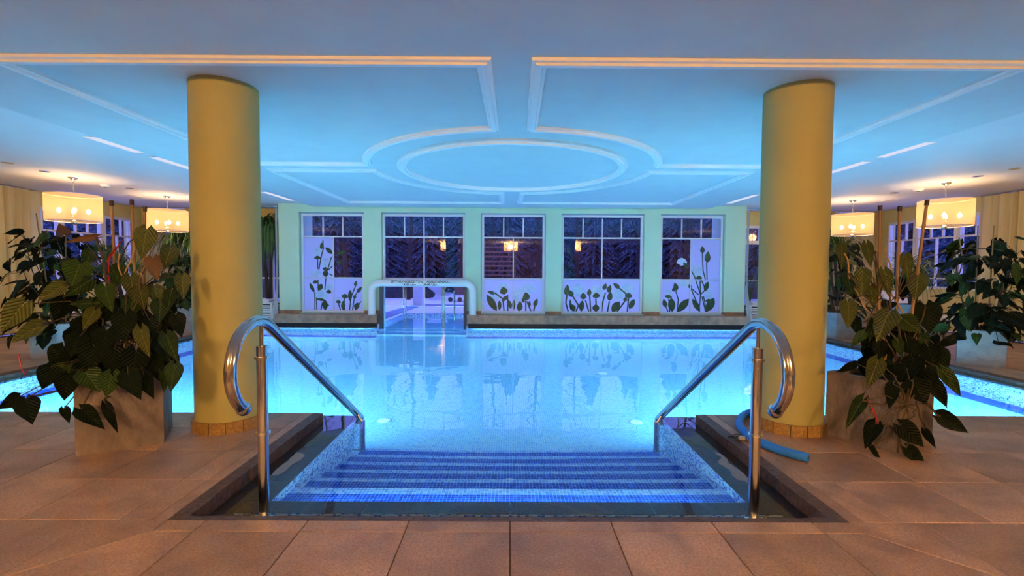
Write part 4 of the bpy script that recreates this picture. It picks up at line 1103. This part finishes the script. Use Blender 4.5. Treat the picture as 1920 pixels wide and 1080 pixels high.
base_l = Vector((ca.x, ca.y, .5))
cane(pl, base_l + Vector((-.05, 0, 0)), onY(209, 379, YD), .0115); cane(pl, base_l + Vector((.08, .02, 0)), onY(247, 377, YD), .0115); cane(pl, base_l + Vector((.03, .12, 0)), onY(272, 390, YD + .15), .011)
for k in range(5):
    p = base_l + Vector((random.uniform(-.12, .14), random.uniform(-.1, .1), 0))
    q = onY(random.uniform(222, 262), random.uniform(450, 520), YD - .06)
    willow(pl, [p, p.lerp(q, .5), q], .010, .022)
for (x0, y0, x1, y1) in ((215, 690, 150, 620), (240, 690, 300, 650), (205, 640, 175, 560), (235, 660, 262, 520), (215, 700, 100, 735), (100, 735, 48, 748), (185, 720, 155, 768), (212, 728, 200, 758), (215, 560, 180, 445), (120, 700, 75, 690)):
    MB().tube(jag(onY(x0, y0, YD - .15), onY(x1, y1, YD - .3 if y1 > 700 else YD - .1), 6, .018), .0075, 7).build('vine_stem', M['stem'], pl, True)
b = onY(206, 482, YD - .05); put_leaf(pl, b, onY(232, 447, YD - .1), .035, 'red'); MB().tube([onY(205, 540, YD), onY(204, 500, YD - .03), b], .006, 6).build('leaf_stalk', M['red'], pl, True)
MB().tube([onY(35, 664, YD - .3), onY(40, 690, YD - .3), onY(46, 702, YD - .32), onY(52, 694, YD - .3)], .005, 6).build('leaf_stalk', M['red'], pl, True)

# ---- front right planter
cor = [(2.98, 3.51), (3.436, 3.71), (3.18, 4.14), (2.72, 3.94)]
ca = Vector((sum(p[0] for p in cor) / 4, sum(p[1] for p in cor) / 4))
pl = thing('potted_anthurium', 'climbing plant on three bamboo stakes in brown stone planter by the right column', 'potted plant', (ca.x, ca.y, 0), 'square planters by the pool')
pot_body(pl, cor, 0.545, M['pot'])
YD = ca.y
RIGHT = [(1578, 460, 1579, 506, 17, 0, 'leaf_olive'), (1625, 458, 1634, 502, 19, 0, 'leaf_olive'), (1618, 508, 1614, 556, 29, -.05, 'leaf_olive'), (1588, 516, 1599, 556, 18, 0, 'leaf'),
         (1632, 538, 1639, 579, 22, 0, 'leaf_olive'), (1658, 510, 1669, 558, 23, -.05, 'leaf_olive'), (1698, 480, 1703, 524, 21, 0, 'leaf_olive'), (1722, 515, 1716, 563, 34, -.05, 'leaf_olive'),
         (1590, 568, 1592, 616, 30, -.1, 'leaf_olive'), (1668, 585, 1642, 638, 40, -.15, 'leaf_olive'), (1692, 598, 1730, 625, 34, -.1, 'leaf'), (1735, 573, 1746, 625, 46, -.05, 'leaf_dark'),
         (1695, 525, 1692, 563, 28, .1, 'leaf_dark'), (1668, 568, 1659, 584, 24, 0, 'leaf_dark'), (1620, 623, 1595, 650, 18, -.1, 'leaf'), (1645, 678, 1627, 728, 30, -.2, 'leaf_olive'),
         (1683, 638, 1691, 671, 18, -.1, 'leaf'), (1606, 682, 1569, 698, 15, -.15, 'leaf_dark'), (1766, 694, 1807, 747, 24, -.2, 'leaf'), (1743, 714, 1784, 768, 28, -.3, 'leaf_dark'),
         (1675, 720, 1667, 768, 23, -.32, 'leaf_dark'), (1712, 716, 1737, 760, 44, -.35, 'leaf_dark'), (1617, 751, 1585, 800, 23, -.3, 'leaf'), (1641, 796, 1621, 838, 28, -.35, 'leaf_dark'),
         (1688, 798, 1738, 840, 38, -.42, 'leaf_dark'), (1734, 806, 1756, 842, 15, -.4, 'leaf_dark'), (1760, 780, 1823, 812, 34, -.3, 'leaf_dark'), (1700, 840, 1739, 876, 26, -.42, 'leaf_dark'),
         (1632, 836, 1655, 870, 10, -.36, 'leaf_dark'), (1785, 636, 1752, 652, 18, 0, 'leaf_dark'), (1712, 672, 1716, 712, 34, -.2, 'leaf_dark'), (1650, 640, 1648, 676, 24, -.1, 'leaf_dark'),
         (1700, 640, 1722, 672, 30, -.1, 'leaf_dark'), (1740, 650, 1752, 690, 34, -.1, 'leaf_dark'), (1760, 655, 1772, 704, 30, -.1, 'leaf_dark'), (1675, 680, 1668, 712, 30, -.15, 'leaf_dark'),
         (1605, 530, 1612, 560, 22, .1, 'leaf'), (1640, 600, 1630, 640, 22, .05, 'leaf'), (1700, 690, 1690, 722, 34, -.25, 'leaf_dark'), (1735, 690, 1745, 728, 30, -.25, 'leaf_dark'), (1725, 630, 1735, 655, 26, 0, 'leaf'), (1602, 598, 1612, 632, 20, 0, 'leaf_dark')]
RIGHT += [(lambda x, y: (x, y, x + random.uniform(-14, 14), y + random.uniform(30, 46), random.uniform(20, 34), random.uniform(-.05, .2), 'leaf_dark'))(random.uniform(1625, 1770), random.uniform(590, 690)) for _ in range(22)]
node_r = [onY(1648, 560, YD), onY(1680, 560, YD), onY(1682, 620, YD), onY(1690, 680, YD), onY(1720, 640, YD), onY(1700, 760, YD - .36)]
for e in RIGHT:
    L_(*e)
    b = onY(e[0], e[1], YD + e[5]); c = min(node_r, key=lambda n: (n - b).length)
    mid = b.lerp(c, .5) + Vector((0, -.02, .03 + .1 * (b - c).length))
    MB().tube([c, c.lerp(mid, .6), mid, b.lerp(mid, .4), b], [.006, .005, .0045, .004, .0035], 6).build('leaf_stalk', M['stem'], pl, True)
base_r = Vector((ca.x, ca.y, .5))
for (x0, y0, x1, y1, d) in ((1646, 690, 1650, 388, 0), (1677, 690, 1687, 389, .02), (1696, 690, 1738, 378, -.04)):
    q = onY(x1, y1, YD + d); p = onY(x0, y0, YD + d); cane(pl, p, q, .0125)
willow(pl, [onY(1665, 690, YD), onY(1650, 610, YD), onY(1610, 560, YD), onY(1580, 474, YD - .05)], .0105, .014)
willow(pl, [onY(1740, 712, YD), onY(1715, 630, YD), onY(1672, 550, YD), onY(1662, 462, YD)], .0105, .014)
willow(pl, [onY(1690, 700, YD), onY(1684, 620, YD), onY(1680, 540, YD)], .009, .012)
for (x0, y0, x1, y1) in ((1712, 715, 1722, 765), (1722, 765, 1690, 800), (1722, 765, 1738, 808), (1735, 750, 1762, 780), (1690, 800, 1640, 836), (1680, 712, 1660, 758), (1660, 760, 1617, 752), (1650, 795, 1690, 805), (1700, 800, 1704, 842), (1690, 700, 1650, 610), (1690, 690, 1735, 575), (1685, 640, 1590, 512), (1690, 640, 1640, 470)):
    dd = -.36 if y1 > 730 else -.05
    MB().tube(jag(onY(x0, y0, YD + (dd if y0 > 730 else -.1)), onY(x1, y1, YD + dd), 6, .014), .0065, 7).build('vine_stem', M['stem'], pl, True)
b = onY(1641, 776, YD - .36); put_leaf(pl, b, onY(1623, 741, YD - .38), .03, 'red'); MB().tube([onY(1648, 800, YD - .36), b], .005, 6).build('leaf_stalk', M['red'], pl, True)

# ---- bushy planters along the aisles
def bush(loc, ang, half, h, label, nleaf, spread, zr, kinds, size, stakes=(), name='potted_philodendron', mat='pot_grey', group='square planters by the pool'):
    p = thing(name, label, 'potted plant', (loc[0], loc[1], 0), group)
    pot_body(p, square(loc[0], loc[1], half, ang), h, M[mat])
    c = Vector((loc[0], loc[1], h - .05))
    twigs = []
    for k in range(9):
        a = random.uniform(0, 2 * PI); q = c + Vector((math.cos(a) * spread * .6, math.sin(a) * spread * .6, random.uniform(.35, 1) * (zr[1] - h)))
        pts = jag(c + Vector((math.cos(a) * .08, math.sin(a) * .08, 0)), q, 6, .04); twigs += pts[1:]
        MB().tube(pts, [.011 - .001 * i for i in range(len(pts))], 6).build('vine_stem', M['stem'], p, True)
    for k in range(nleaf):
        a = random.uniform(0, 2 * PI); z = random.uniform(zr[0], zr[1]); t = (z - zr[0]) / (zr[1] - zr[0])
        rr = spread * math.sqrt(random.uniform(.05, 1)) * (1.0 - .55 * abs(t - .4) ** 1.2)
        b = Vector((loc[0] + math.cos(a) * rr, loc[1] + math.sin(a) * rr, z))
        L = size * random.uniform(.65, 1.2)
        d = Vector((math.cos(a) * .7 + random.uniform(-.5, .5), math.sin(a) * .7 + random.uniform(-.5, .5), random.uniform(-1.1, .1))).normalized()
        put_leaf(p, b, b + d * L, L * random.uniform(.55, .8), random.choice(kinds), Vector((math.cos(a), math.sin(a), .8)) + Vector((random.uniform(-.5, .5),) * 3))
        if k % 2 == 0:
            c2 = min(twigs, key=lambda n: (n - b).length)
            MB().tube([c2, c2.lerp(b, .5) + Vector((0, 0, .04)), b], .004, 5).build('leaf_stalk', M['stem'], p, True)
    for (dx, dy_, x1, y1, z1) in stakes: cane(p, c + Vector((dx, dy_, 0)), c + Vector((x1, y1, z1)), .009, False)
    return p
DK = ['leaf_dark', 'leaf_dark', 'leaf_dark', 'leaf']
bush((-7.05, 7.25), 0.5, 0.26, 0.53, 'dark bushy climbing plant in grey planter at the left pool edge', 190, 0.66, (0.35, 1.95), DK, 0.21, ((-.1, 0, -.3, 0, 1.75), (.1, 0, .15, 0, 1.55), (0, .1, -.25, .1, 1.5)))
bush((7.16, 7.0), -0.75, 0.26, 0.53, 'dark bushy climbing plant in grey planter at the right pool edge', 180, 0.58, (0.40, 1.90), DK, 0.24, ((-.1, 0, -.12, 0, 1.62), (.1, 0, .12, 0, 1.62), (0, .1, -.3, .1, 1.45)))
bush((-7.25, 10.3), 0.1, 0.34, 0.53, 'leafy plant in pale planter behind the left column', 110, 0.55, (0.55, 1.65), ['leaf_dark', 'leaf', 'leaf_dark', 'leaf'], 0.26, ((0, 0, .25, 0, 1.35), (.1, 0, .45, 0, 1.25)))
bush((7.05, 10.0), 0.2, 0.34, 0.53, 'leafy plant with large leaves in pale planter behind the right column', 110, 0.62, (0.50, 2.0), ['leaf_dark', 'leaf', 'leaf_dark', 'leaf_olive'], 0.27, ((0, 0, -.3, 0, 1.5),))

def blades(parent, origin, n, r0, length, up, hang, width, seed, mat='grass', box=(-10.2, 10.2, 12.95)):
    rnd = random.Random(seed); mb = MB()
    for k in range(n):
        a = rnd.uniform(0, 2 * PI); L = length * rnd.uniform(.6, 1.15); el = rnd.uniform(*up)
        d = Vector((math.cos(a), math.sin(a), 0)); side = Vector((-d.y, d.x, 0)); p = Vector(origin) + d * r0 * rnd.random() + Vector((0, 0, rnd.uniform(-.1, .1)))
        ang = el; seg = 7; step = L / seg; vs = []
        for i in range(seg + 1):
            w_ = width * (1 - (i / seg) ** 2 * .92) / 2
            p = Vector((min(max(p.x, box[0]), box[1]), min(p.y, box[2]), max(p.z, .02)))
            vs += [p - side * w_, p + side * w_]
            p = p + (d * math.cos(ang) + Vector((0, 0, math.sin(ang)))) * step; ang -= hang / seg * rnd.uniform(.7, 1.2)
            ang = max(ang, -1.45)
        mb.add(vs, [(2 * i, 2 * i + 1, 2 * i + 3, 2 * i + 2) for i in range(seg)])
    o = mb.build('foliage', M[mat], parent); o['kind'] = 'stuff'; return o
def grassy(loc, label, pot_half, pot_h, trunk_top, n, length, up, hang, width, name='ponytail_palm', mat='pot_grey', seed=1, heads=1, box=(-10.2, 10.2, 12.95)):
    p = thing(name, label, 'potted plant', (loc[0], loc[1], 0))
    pot_body(p, square(loc[0], loc[1], pot_half, .1), pot_h, M[mat])
    for k in range(heads):
        q = Vector((loc[0] + (k - (heads - 1) / 2) * .25, loc[1] + .05 * k, trunk_top - .12 * k))
        MB().tube(jag((loc[0] + .03 * k, loc[1], pot_h - .05), q, 5, .015), [.05, .045, .04, .035, .03, .025], 8).build('trunk', M['bark'], p, True)
        blades(p, q, n // heads, .05, length, up, hang, width, seed + k, 'grass', box)
    return p
grassy((-8.1, 9.6), 'arching grassy palm behind the left aisle planters', .24, .5, 1.55, 260, .85, (.2, 1.5), 1.9, .016, seed=3, heads=3)
grassy((7.65, 8.8), 'grassy palm in tall pale planter in the right aisle', .25, .78, 1.35, 320, .85, (.2, 1.45), 2.3, .016, seed=9, heads=2)
grassy((8.5, 12.1), 'tall feathery grass palm behind the right aisle lamp', .26, .5, 2.1, 420, 1.05, (.1, 1.5), 2.2, .016, seed=13, heads=3)
grassy((-8.4, 12.05), 'tall drooping palm behind the left aisle lamp', .26, .5, 2.15, 380, 1.1, (.1, 1.3), 2.6, .026, seed=17, heads=3)
grassy((-6.6, 12.65), 'drooping green palm beside the left glazed door', .2, .5, 2.45, 650, 1.5, (.6, 1.35), 5.0, .03, seed=21, heads=2, box=(-7.3, -6.0, 12.95))
# feather palm at the right glazed door
fp = thing('feather_palm', 'small feather palm with arching fronds beside the right glazed door', 'potted plant', (6.55, 12.65, 0))
pot_body(fp, square(6.55, 12.65, .2, .1), .45, M['pot_grey'])
for k in range(11):
    a = 2 * PI * k / 11 + .3; c = Vector((6.55, 12.65, .45)); d = Vector((math.cos(a), math.sin(a), 0)); pts = []
    for i in range(9):
        t = i / 8; pts.append(c + d * (.48 * t ** 1.4) + Vector((0, 0, 1.5 * t - .5 * t ** 3 + .06 * (k % 3))))
    st_ = MB().tube(pts, [.008 - .0007 * i for i in range(9)], 5).build('frond', M['grass'], fp, True)
    lf = MB(); side = Vector((-d.y, d.x, 0))
    for i in range(3, 9):
        for f in (0, .5):
            if i == 8 and f: continue
            p = pts[i].lerp(pts[min(i + 1, 8)], f)
            for s in (-1, 1):
                e = p + side * s * .13 + d * .08 + Vector((0, 0, -.07)); m_ = p.lerp(e, .5) + Vector((0, 0, .02))
                e.x = max(e.x, 6.07); e.y = min(e.y, 13.0); m_.x = max(m_.x, 6.06)
                wv = d * .014; lf.add([p - wv * .4, p + wv * .4, m_ + wv, m_ - wv, e], [(0, 1, 2, 3), (3, 2, 4)])
    lo = lf.build('leaflets', M['grass'], st_); lo['kind'] = 'stuff'

# ================================================================== POOL NOODLE, GOGGLES
zn = 0.036
cp = [onZ(px, py, zn) for px, py in ((1428, 768), (1412, 772), (1398, 777), (1389, 785), (1387, 796), (1394, 808), (1410, 821), (1432, 832), (1462, 844), (1490, 852), (1516, 859))]
sm = []
for i in range(len(cp) - 1):
    p0, p1, p2, p3 = cp[max(i - 1, 0)], cp[i], cp[i + 1], cp[min(i + 2, len(cp) - 1)]
    for k in range(5):
        t = k / 5; sm.append(.5 * ((2 * p1) + (p2 - p0) * t + (2 * p0 - 5 * p1 + 4 * p2 - p3) * t * t + (3 * p1 - p0 - 3 * p2 + p3) * t ** 3))
sm.append(cp[-1])
nd = thing('pool_noodle', 'blue foam pool noodle lying bent on the tiles by the right column', 'pool noodle', cp[-1])
MB().tube(sm, 0.034, 18).build('foam', M['noodle'], nd, True)
dirn = (sm[-1] - sm[-2]).normalized()
MB().tube([sm[-1] - dirn * .004, sm[-1] + dirn * .001], 0.010, 12).build('core_hole', M['rubber'], nd, True)
gc = onZ(1388, 823, 0.0)
gg_ = thing('swim_goggles', 'black strapped swim goggles lying on the stone edge by the right handrail', 'goggles', gc)
for k, (dx, dy_) in enumerate(((.0, -.03), (.055, -.065))):
    c = gc + Vector((dx, dy_, .022))
    MB().lathe([(.018, -.014), (.028, -.012), (.030, .0), (.026, .012), (1e-7, .015)], c, 16, 1.1, .8).build('eye_cup', M['goggle_lens'], gg_, True)
for k in range(3):
    pts = [gc + Vector((-.045 + .05 * math.cos(t) + .012 * k, .005 + .028 * math.sin(t) - .012 * k, .018 + .012 * math.sin(2 * t + k))) for t in [2 * PI * i / 18 for i in range(19)]]
    MB().tube(pts, .0035, 6, False).build('strap', M['rubber'], gg_, True)
MB().tube([gc + Vector((.012, -.04, .028)), gc + Vector((.028, -.05, .034)), gc + Vector((.045, -.058, .028))], .004, 6).build('nose_bridge', M['rubber'], gg_, True)

# ================================================================== SLATTED TOWEL BOXES
def slat_box(cx, cy, w_, d_, h, label, ang=0.0):
    b = thing('slatted_box', label, 'box', (cx, cy, 0), 'white slatted towel boxes')
    for sx in (-1, 1):
        for sy in (-1, 1): MB().box(cx + sx * w_ / 2 - .025, cx + sx * w_ / 2 + .025, cy + sy * d_ / 2 - .025, cy + sy * d_ / 2 + .025, 0, h).build('corner_post', M['slat'], b)
    n = 9
    for k in range(n):
        z = .06 + (h - .1) * k / n; zz = z + (h - .1) / n * .68
        MB().box(cx - w_ / 2, cx + w_ / 2, cy - d_ / 2 - .02, cy - d_ / 2 - .004, z, zz).build('slat', M['slat'], b)
        for sx in (-1, 1): MB().box(cx + sx * w_ / 2 - .008, cx + sx * w_ / 2 + .008, cy - d_ / 2, cy + d_ / 2, z, zz).build('slat', M['slat'], b)
    MB().box(cx - w_ / 2 + .01, cx + w_ / 2 - .01, cy - d_ / 2 + .01, cy + d_ / 2 - .01, .05, h - .02).build('liner', M['rubber'], b)
    MB().box(cx - w_ / 2 - .03, cx + w_ / 2 + .03, cy - d_ / 2 - .03, cy + d_ / 2 + .03, h - .02, h + .012).build('lid', M['slat'], b)
    return b
def towel(cx, cy, z, w_, d_, label):
    t = thing('folded_towel', label, 'towel', (cx, cy, z), 'folded towels on the slatted boxes')
    mb = MB()
    for k in range(3):
        pts = [(cx - w_ / 2 + .01 * k, cy), ]
        mb.slab(cx - w_ / 2 + .008 * k, cx + w_ / 2 - .006 * k, cy - d_ / 2, cy + d_ / 2 - .01 * k, z + .026 * k, z + .026 * (k + 1), .01)
    mb.build('cloth', M['towel'], t)
slat_box(-6.42, 12.12, .62, .5, .50, 'white slatted towel box at the left end of the window bay')
towel(-6.40, 12.08, .512, .42, .34, 'pale folded towel on the left slatted box'); 
slat_box(6.46, 12.12, .60, .5, .50, 'white slatted towel box at the right end of the window bay')
towel(6.44, 12.08, .512, .42, .34, 'pale folded towel on the right slatted box')

# ================================================================== LOUNGERS in the aisles
def lounger(cx, cy, sx, label):
    L = thing('sun_lounger', label, 'sun lounger', (cx, cy, 0), 'wicker loungers in the aisles')
    for x in (-.28, .28): MB().box(cx + x - .02, cx + x + .02, cy - .95, cy + .95, .30, .35).build('side_rail', M['wicker'], L)
    for x in (-.28, .28):
        for y in (-.85, .75): MB().box(cx + x - .022, cx + x + .022, cy + y - .022, cy + y + .022, 0, .30).build('leg', M['wicker'], L)
    for k in range(11): MB().box(cx - .27, cx + .27, cy - .92 + .11 * k, cy - .84 + .11 * k, .345, .362).build('slat', M['wicker'], L)
    rot = Matrix.Translation((cx, cy + .3, .35)) @ Matrix.Rotation(math.radians(48), 4, 'X')
    MB().box(-.28, .28, 0, .72, 0, .035, rot).build('backrest', M['wicker'], L)
    MB().box(-.27, .27, -.55 - .6, -.02, .01, .07, Matrix.Translation((cx, cy + .3, .36))).build('seat_pad', M['towel'], L)
    MB().box(-.26, .26, .02, .70, .036, .09, rot).build('back_pad', M['towel'], L)
lounger(9.3, 10.6, 1, 'wicker lounger standing under the right aisle windows')
lounger(-9.3, 10.6, -1, 'wicker lounger standing under the left aisle windows')

# ================================================================== OUTDOORS at dusk
struct('ground', MB().box(-45, CH0 - T, 12.27, 70, -0.6, -0.02).box(CH1 + T, 45, 12.27, 70, -0.6, -0.02).box(CH0 - T, CH1 + T, 14.75, 70, -0.6, -0.02), M['snow'], 'snowy garden ground outside the windows')
ter = thing('terrace', 'pale snowy terrace with deck boards outside the swim-through door', None, (-1, 16, 0), kind='structure')
x = -7.0; k = 0
MB().box(-9, CH0 - T, 12.27, 24, -0.02, 0.0).build('paving', M['paving'], ter)
MB().box(CH0 - T, 6, 17.9, 24, -0.02, 0.0).build('paving', M['paving'], ter)
for k in range(22):
    y = 14.78 + .14 * k
    MB().box(CH0 - T, 5.5, y, y + .115, -0.02, 0.004).build('deck_board', M['deck'], ter)
for k in range(20):
    y = 12.3 + .124 * k
    MB().box(CH1 + T, 5.5, y, y + .105, -0.02, 0.004).build('deck_board', M['deck'], ter)
MB().box(CH0 - .4, 5.5, 17.7, 17.9, 0, .03).build('drain_channel', M['kerb'], ter)
pts = [onZ(718, 607, 0.0), onZ(724, 596, 0.0), onZ(777, 574, 0.0), onZ(794, 574, 0.0)]
kb = MB().poly_prism([(-4.1, 12.3), (-3.5, 12.3), (-3.35, 17.7), (-3.75, 17.7)], 0.0, 0.02).build('kerb', M['kerb'], ter)
# outdoor pillar, urn, trolley
pp = onZ(783, 575, 0.0)
o = MB().box(pp.x - .17, pp.x + .17, pp.y, pp.y + .34, 0, 1.05).build('pillar', M['urn']); tag(o, 'pale square pillar on the terrace outside the glass door', 'pillar')
pu = onZ(820, 561, 0.0); u_ = thing('garden_urn', 'pale stone urn standing on the snowy terrace', 'urn', pu)
MB().lathe([(.28, 0), (.28, .05), (.2, .08), (.12, .16), (.1, .26), (.22, .38), (.4, .52), (.44, .66), (.43, .78), (.5, .84), (.48, .88), (.4, .84), (1e-7, .80)], pu, 28).build('bowl', M['urn'], u_, True)
MB().box(pu.x - .32, pu.x + .32, pu.y - .32, pu.y + .32, 0, .06).build('plinth', M['urn'], u_)
pt_ = onZ(862, 566, 0.0); tr_ = thing('garden_trolley', 'dark wheeled trolley on the snowy terrace', 'trolley', pt_)
MB().box(pt_.x - .45, pt_.x + .6, pt_.y, pt_.y + .7, .22, .30).build('bed', M['urn'], tr_)
MB().box(pt_.x - .25, pt_.x + .6, pt_.y + .05, pt_.y + .65, .30, .85).build('crate', M['wood_out'], tr_)
for dx in (-.4, 0, .5): MB().tube([(pt_.x + dx, pt_.y - .02, .1), (pt_.x + dx, pt_.y + .04, .1)], .1, 14).build('wheel', M['rubber'], tr_)
# crutch-like pole basin stand
pq = onZ(852, 600, 0.0)
o = MB().tube([(pq.x, pq.y, 0), (pq.x, pq.y, .72), (pq.x - .03, pq.y, .8)], .022, 8).build('pole_stand', M['steel'], None, True); tag(o, 'thin steel pole standing on the deck outside the glass door', 'pole')
# wooden ladder-like stack seen in the middle window
wk = thing('timber_stack', 'dark timber rack seen through the middle window', 'rack', (-0.6, 21, 0))
for k in range(11): MB().box(-1.25, 0.25, 21, 21.3, .25 + .21 * k, .33 + .21 * k).build('board', M['wood_out'], wk)
for x in (-1.2, .2): MB().box(x - .05, x + .05, 21.3, 21.4, 0, 2.7).build('post', M['wood_out'], wk)
# outdoor pool ladder loops
for i, px in enumerate((920, 1002)):
    q = onY(px, 520, 20); o = MB().tube([(q.x - .18, 20, 0)] + [(q.x - .18 * math.cos(a), 20, .75 + .25 * math.sin(a)) for a in [PI * j / 8 for j in range(9)]] + [(q.x + .18, 20, 0)], .03, 8).build('ladder_rail', M['steel'], None, True)
    tag(o, 'bent steel ladder rail outdoors, %s one behind the middle window' % ('left', 'right')[i], 'ladder rail', 'outdoor pool ladder rails')
def bare_tree(x, y, h, lean, label):
    t = thing('bare_tree', label, 'tree', (x, y, 0), 'bare trees outside')
    rnd = random.Random(int(x * 131 + y * 17)); top = Vector((x + lean, y, h))
    pts = jag((x, y, -.05), top, 7, .06); r0 = rnd.uniform(.09, .17)
    MB().tube(pts, [r0 * (1 - .1 * i) for i in range(len(pts))], 7).build('trunk', M['bark'], t, True)
    br = MB()
    for k in range(26):
        i = rnd.randint(1, 6); p = pts[i].lerp(pts[i + 1], rnd.random()); a = rnd.uniform(0, 2 * PI); L = rnd.uniform(.8, 2.4)
        q = p + Vector((math.cos(a) * L * .7, math.sin(a) * L * .5, rnd.uniform(.3, 1) * L * .8)); mid = p.lerp(q, .5) + Vector((0, 0, -.12))
        br.tube([p, mid, q], [.035, .02, .006], 5)
        for j in range(3):
            s = mid.lerp(q, rnd.random()); e = s + Vector((rnd.uniform(-.7, .7), rnd.uniform(-.4, .4), rnd.uniform(.1, .8))); br.tube([s, e], [.011, .003], 4)
    br.build('branches', M['bark'], t)
rnd = random.Random(5)
for k in range(20):
    x = -17 + 34 * (k + rnd.uniform(.1, .9)) / 20; y = rnd.uniform(19.5, 27)
    bare_tree(x, y, rnd.uniform(6, 8), rnd.uniform(-.4, .4), 'bare dark tree in the snowy garden behind the windows')
def conifer(x, y, h, r, row):
    t = thing('conifer', 'dark conifer in the %s row of the wood outside' % row, 'tree', (x, y, 0), '%s row of conifers outside' % row)
    rr = random.Random(int(x * 77 + y)); mb = MB(); seg = 30; nl = 15
    for i in range(nl):
        z0 = .1 + h * i / nl; z1 = z0 + h / nl * 1.9; R = r * (1 - (i / nl) ** 2.4 * .93)
        vs = [(x + R * q * math.cos(2 * PI * k / seg), y + R * q * math.sin(2 * PI * k / seg), z0 - rr.uniform(0, .35) - (.25 if k % 2 else -.1)) for k in range(seg) for q in [rr.uniform(.8, 1.15) if k % 2 else rr.uniform(.4, .65)]] + [(x, y, z1)]
        mb.add(vs, [(k, (k + 1) % seg, seg) for k in range(seg)])
    mb.build('foliage', M['conifer'], t)
    MB().tube([(x, y, -.05), (x, y, h * .8)], [.2, .05], 6).build('trunk', M['bark'], t)
for row, (yy, n, dx, h0) in enumerate(((29.5, 21, 2.7, 5.4), (34, 21, 3.0, 7.0), (40, 21, 3.4, 8.6))):
    for k in range(n):
        conifer((k - (n - 1) / 2) * dx + rnd.uniform(-.25, .25), yy + rnd.uniform(-.5, .5), h0 + rnd.uniform(-1, 1.4), dx * .62, ('nearest', 'middle', 'farthest')[row])
for s in (-1, 1):
    for k in range(7): conifer(s * (18.5 + rnd.uniform(-.4, .4)), 3 + 3.7 * k, rnd.uniform(6, 8), 2.05, 'left-hand' if s < 0 else 'right-hand')
hm = MB(); vs = []; fs = []; rr = random.Random(3)
for i in range(61):
    x = -60 + 2 * i; h = 8.2 + 0.8 * math.sin(i * .7) + rr.uniform(-.7, .7)
    vs += [(x, 44, -.1), (x, 46 + rr.uniform(-.5, .5), h), (x, 52, -.1)]
for i in range(60):
    for j in range(2): fs.append((i * 3 + j, (i + 1) * 3 + j, (i + 1) * 3 + j + 1, i * 3 + j + 1))
struct('hillside', hm.add(vs, fs), M['conifer'], 'dark wooded slope closing the view outside')
for (x0, x1, yy, h) in ((-12, -3.6, 22.5, .9), (-1.6, -0.9, 24, .75), (0.6, 14, 23.5, 0.85)):
    n = int((x1 - x0) / .35)
    o = thing('hedge', 'low dark clipped hedge at the terrace edge near x %s' % '', 'hedge', ((x0 + x1) / 2, yy, 0))
    o['label'] = {-12: 'long low dark hedge left of the terrace', -1.6: 'short dark hedge piece behind the urn', 0.6: 'long low dark hedge right of the terrace'}[x0]
    mb = MB(); rr = random.Random(int(x0 * 10)); vs = []; fs = []
    for i in range(n + 1):
        x = x0 + (x1 - x0) * i / n
        for (dy_, z) in ((-.4, -.02), (-.45, h * .6), (-.3, h), (.3, h), (.45, h * .6), (.4, -.02)): vs.append((x, yy + dy_ + rr.uniform(-.06, .06), z + (rr.uniform(-.07, .07) if z > 0 else 0)))
    for i in range(n):
        for j in range(5): fs.append((i * 6 + j, i * 6 + j + 1, i * 6 + j + 7, i * 6 + j + 6))
    mb.add(vs, fs).build('foliage', M['hedge'], o)
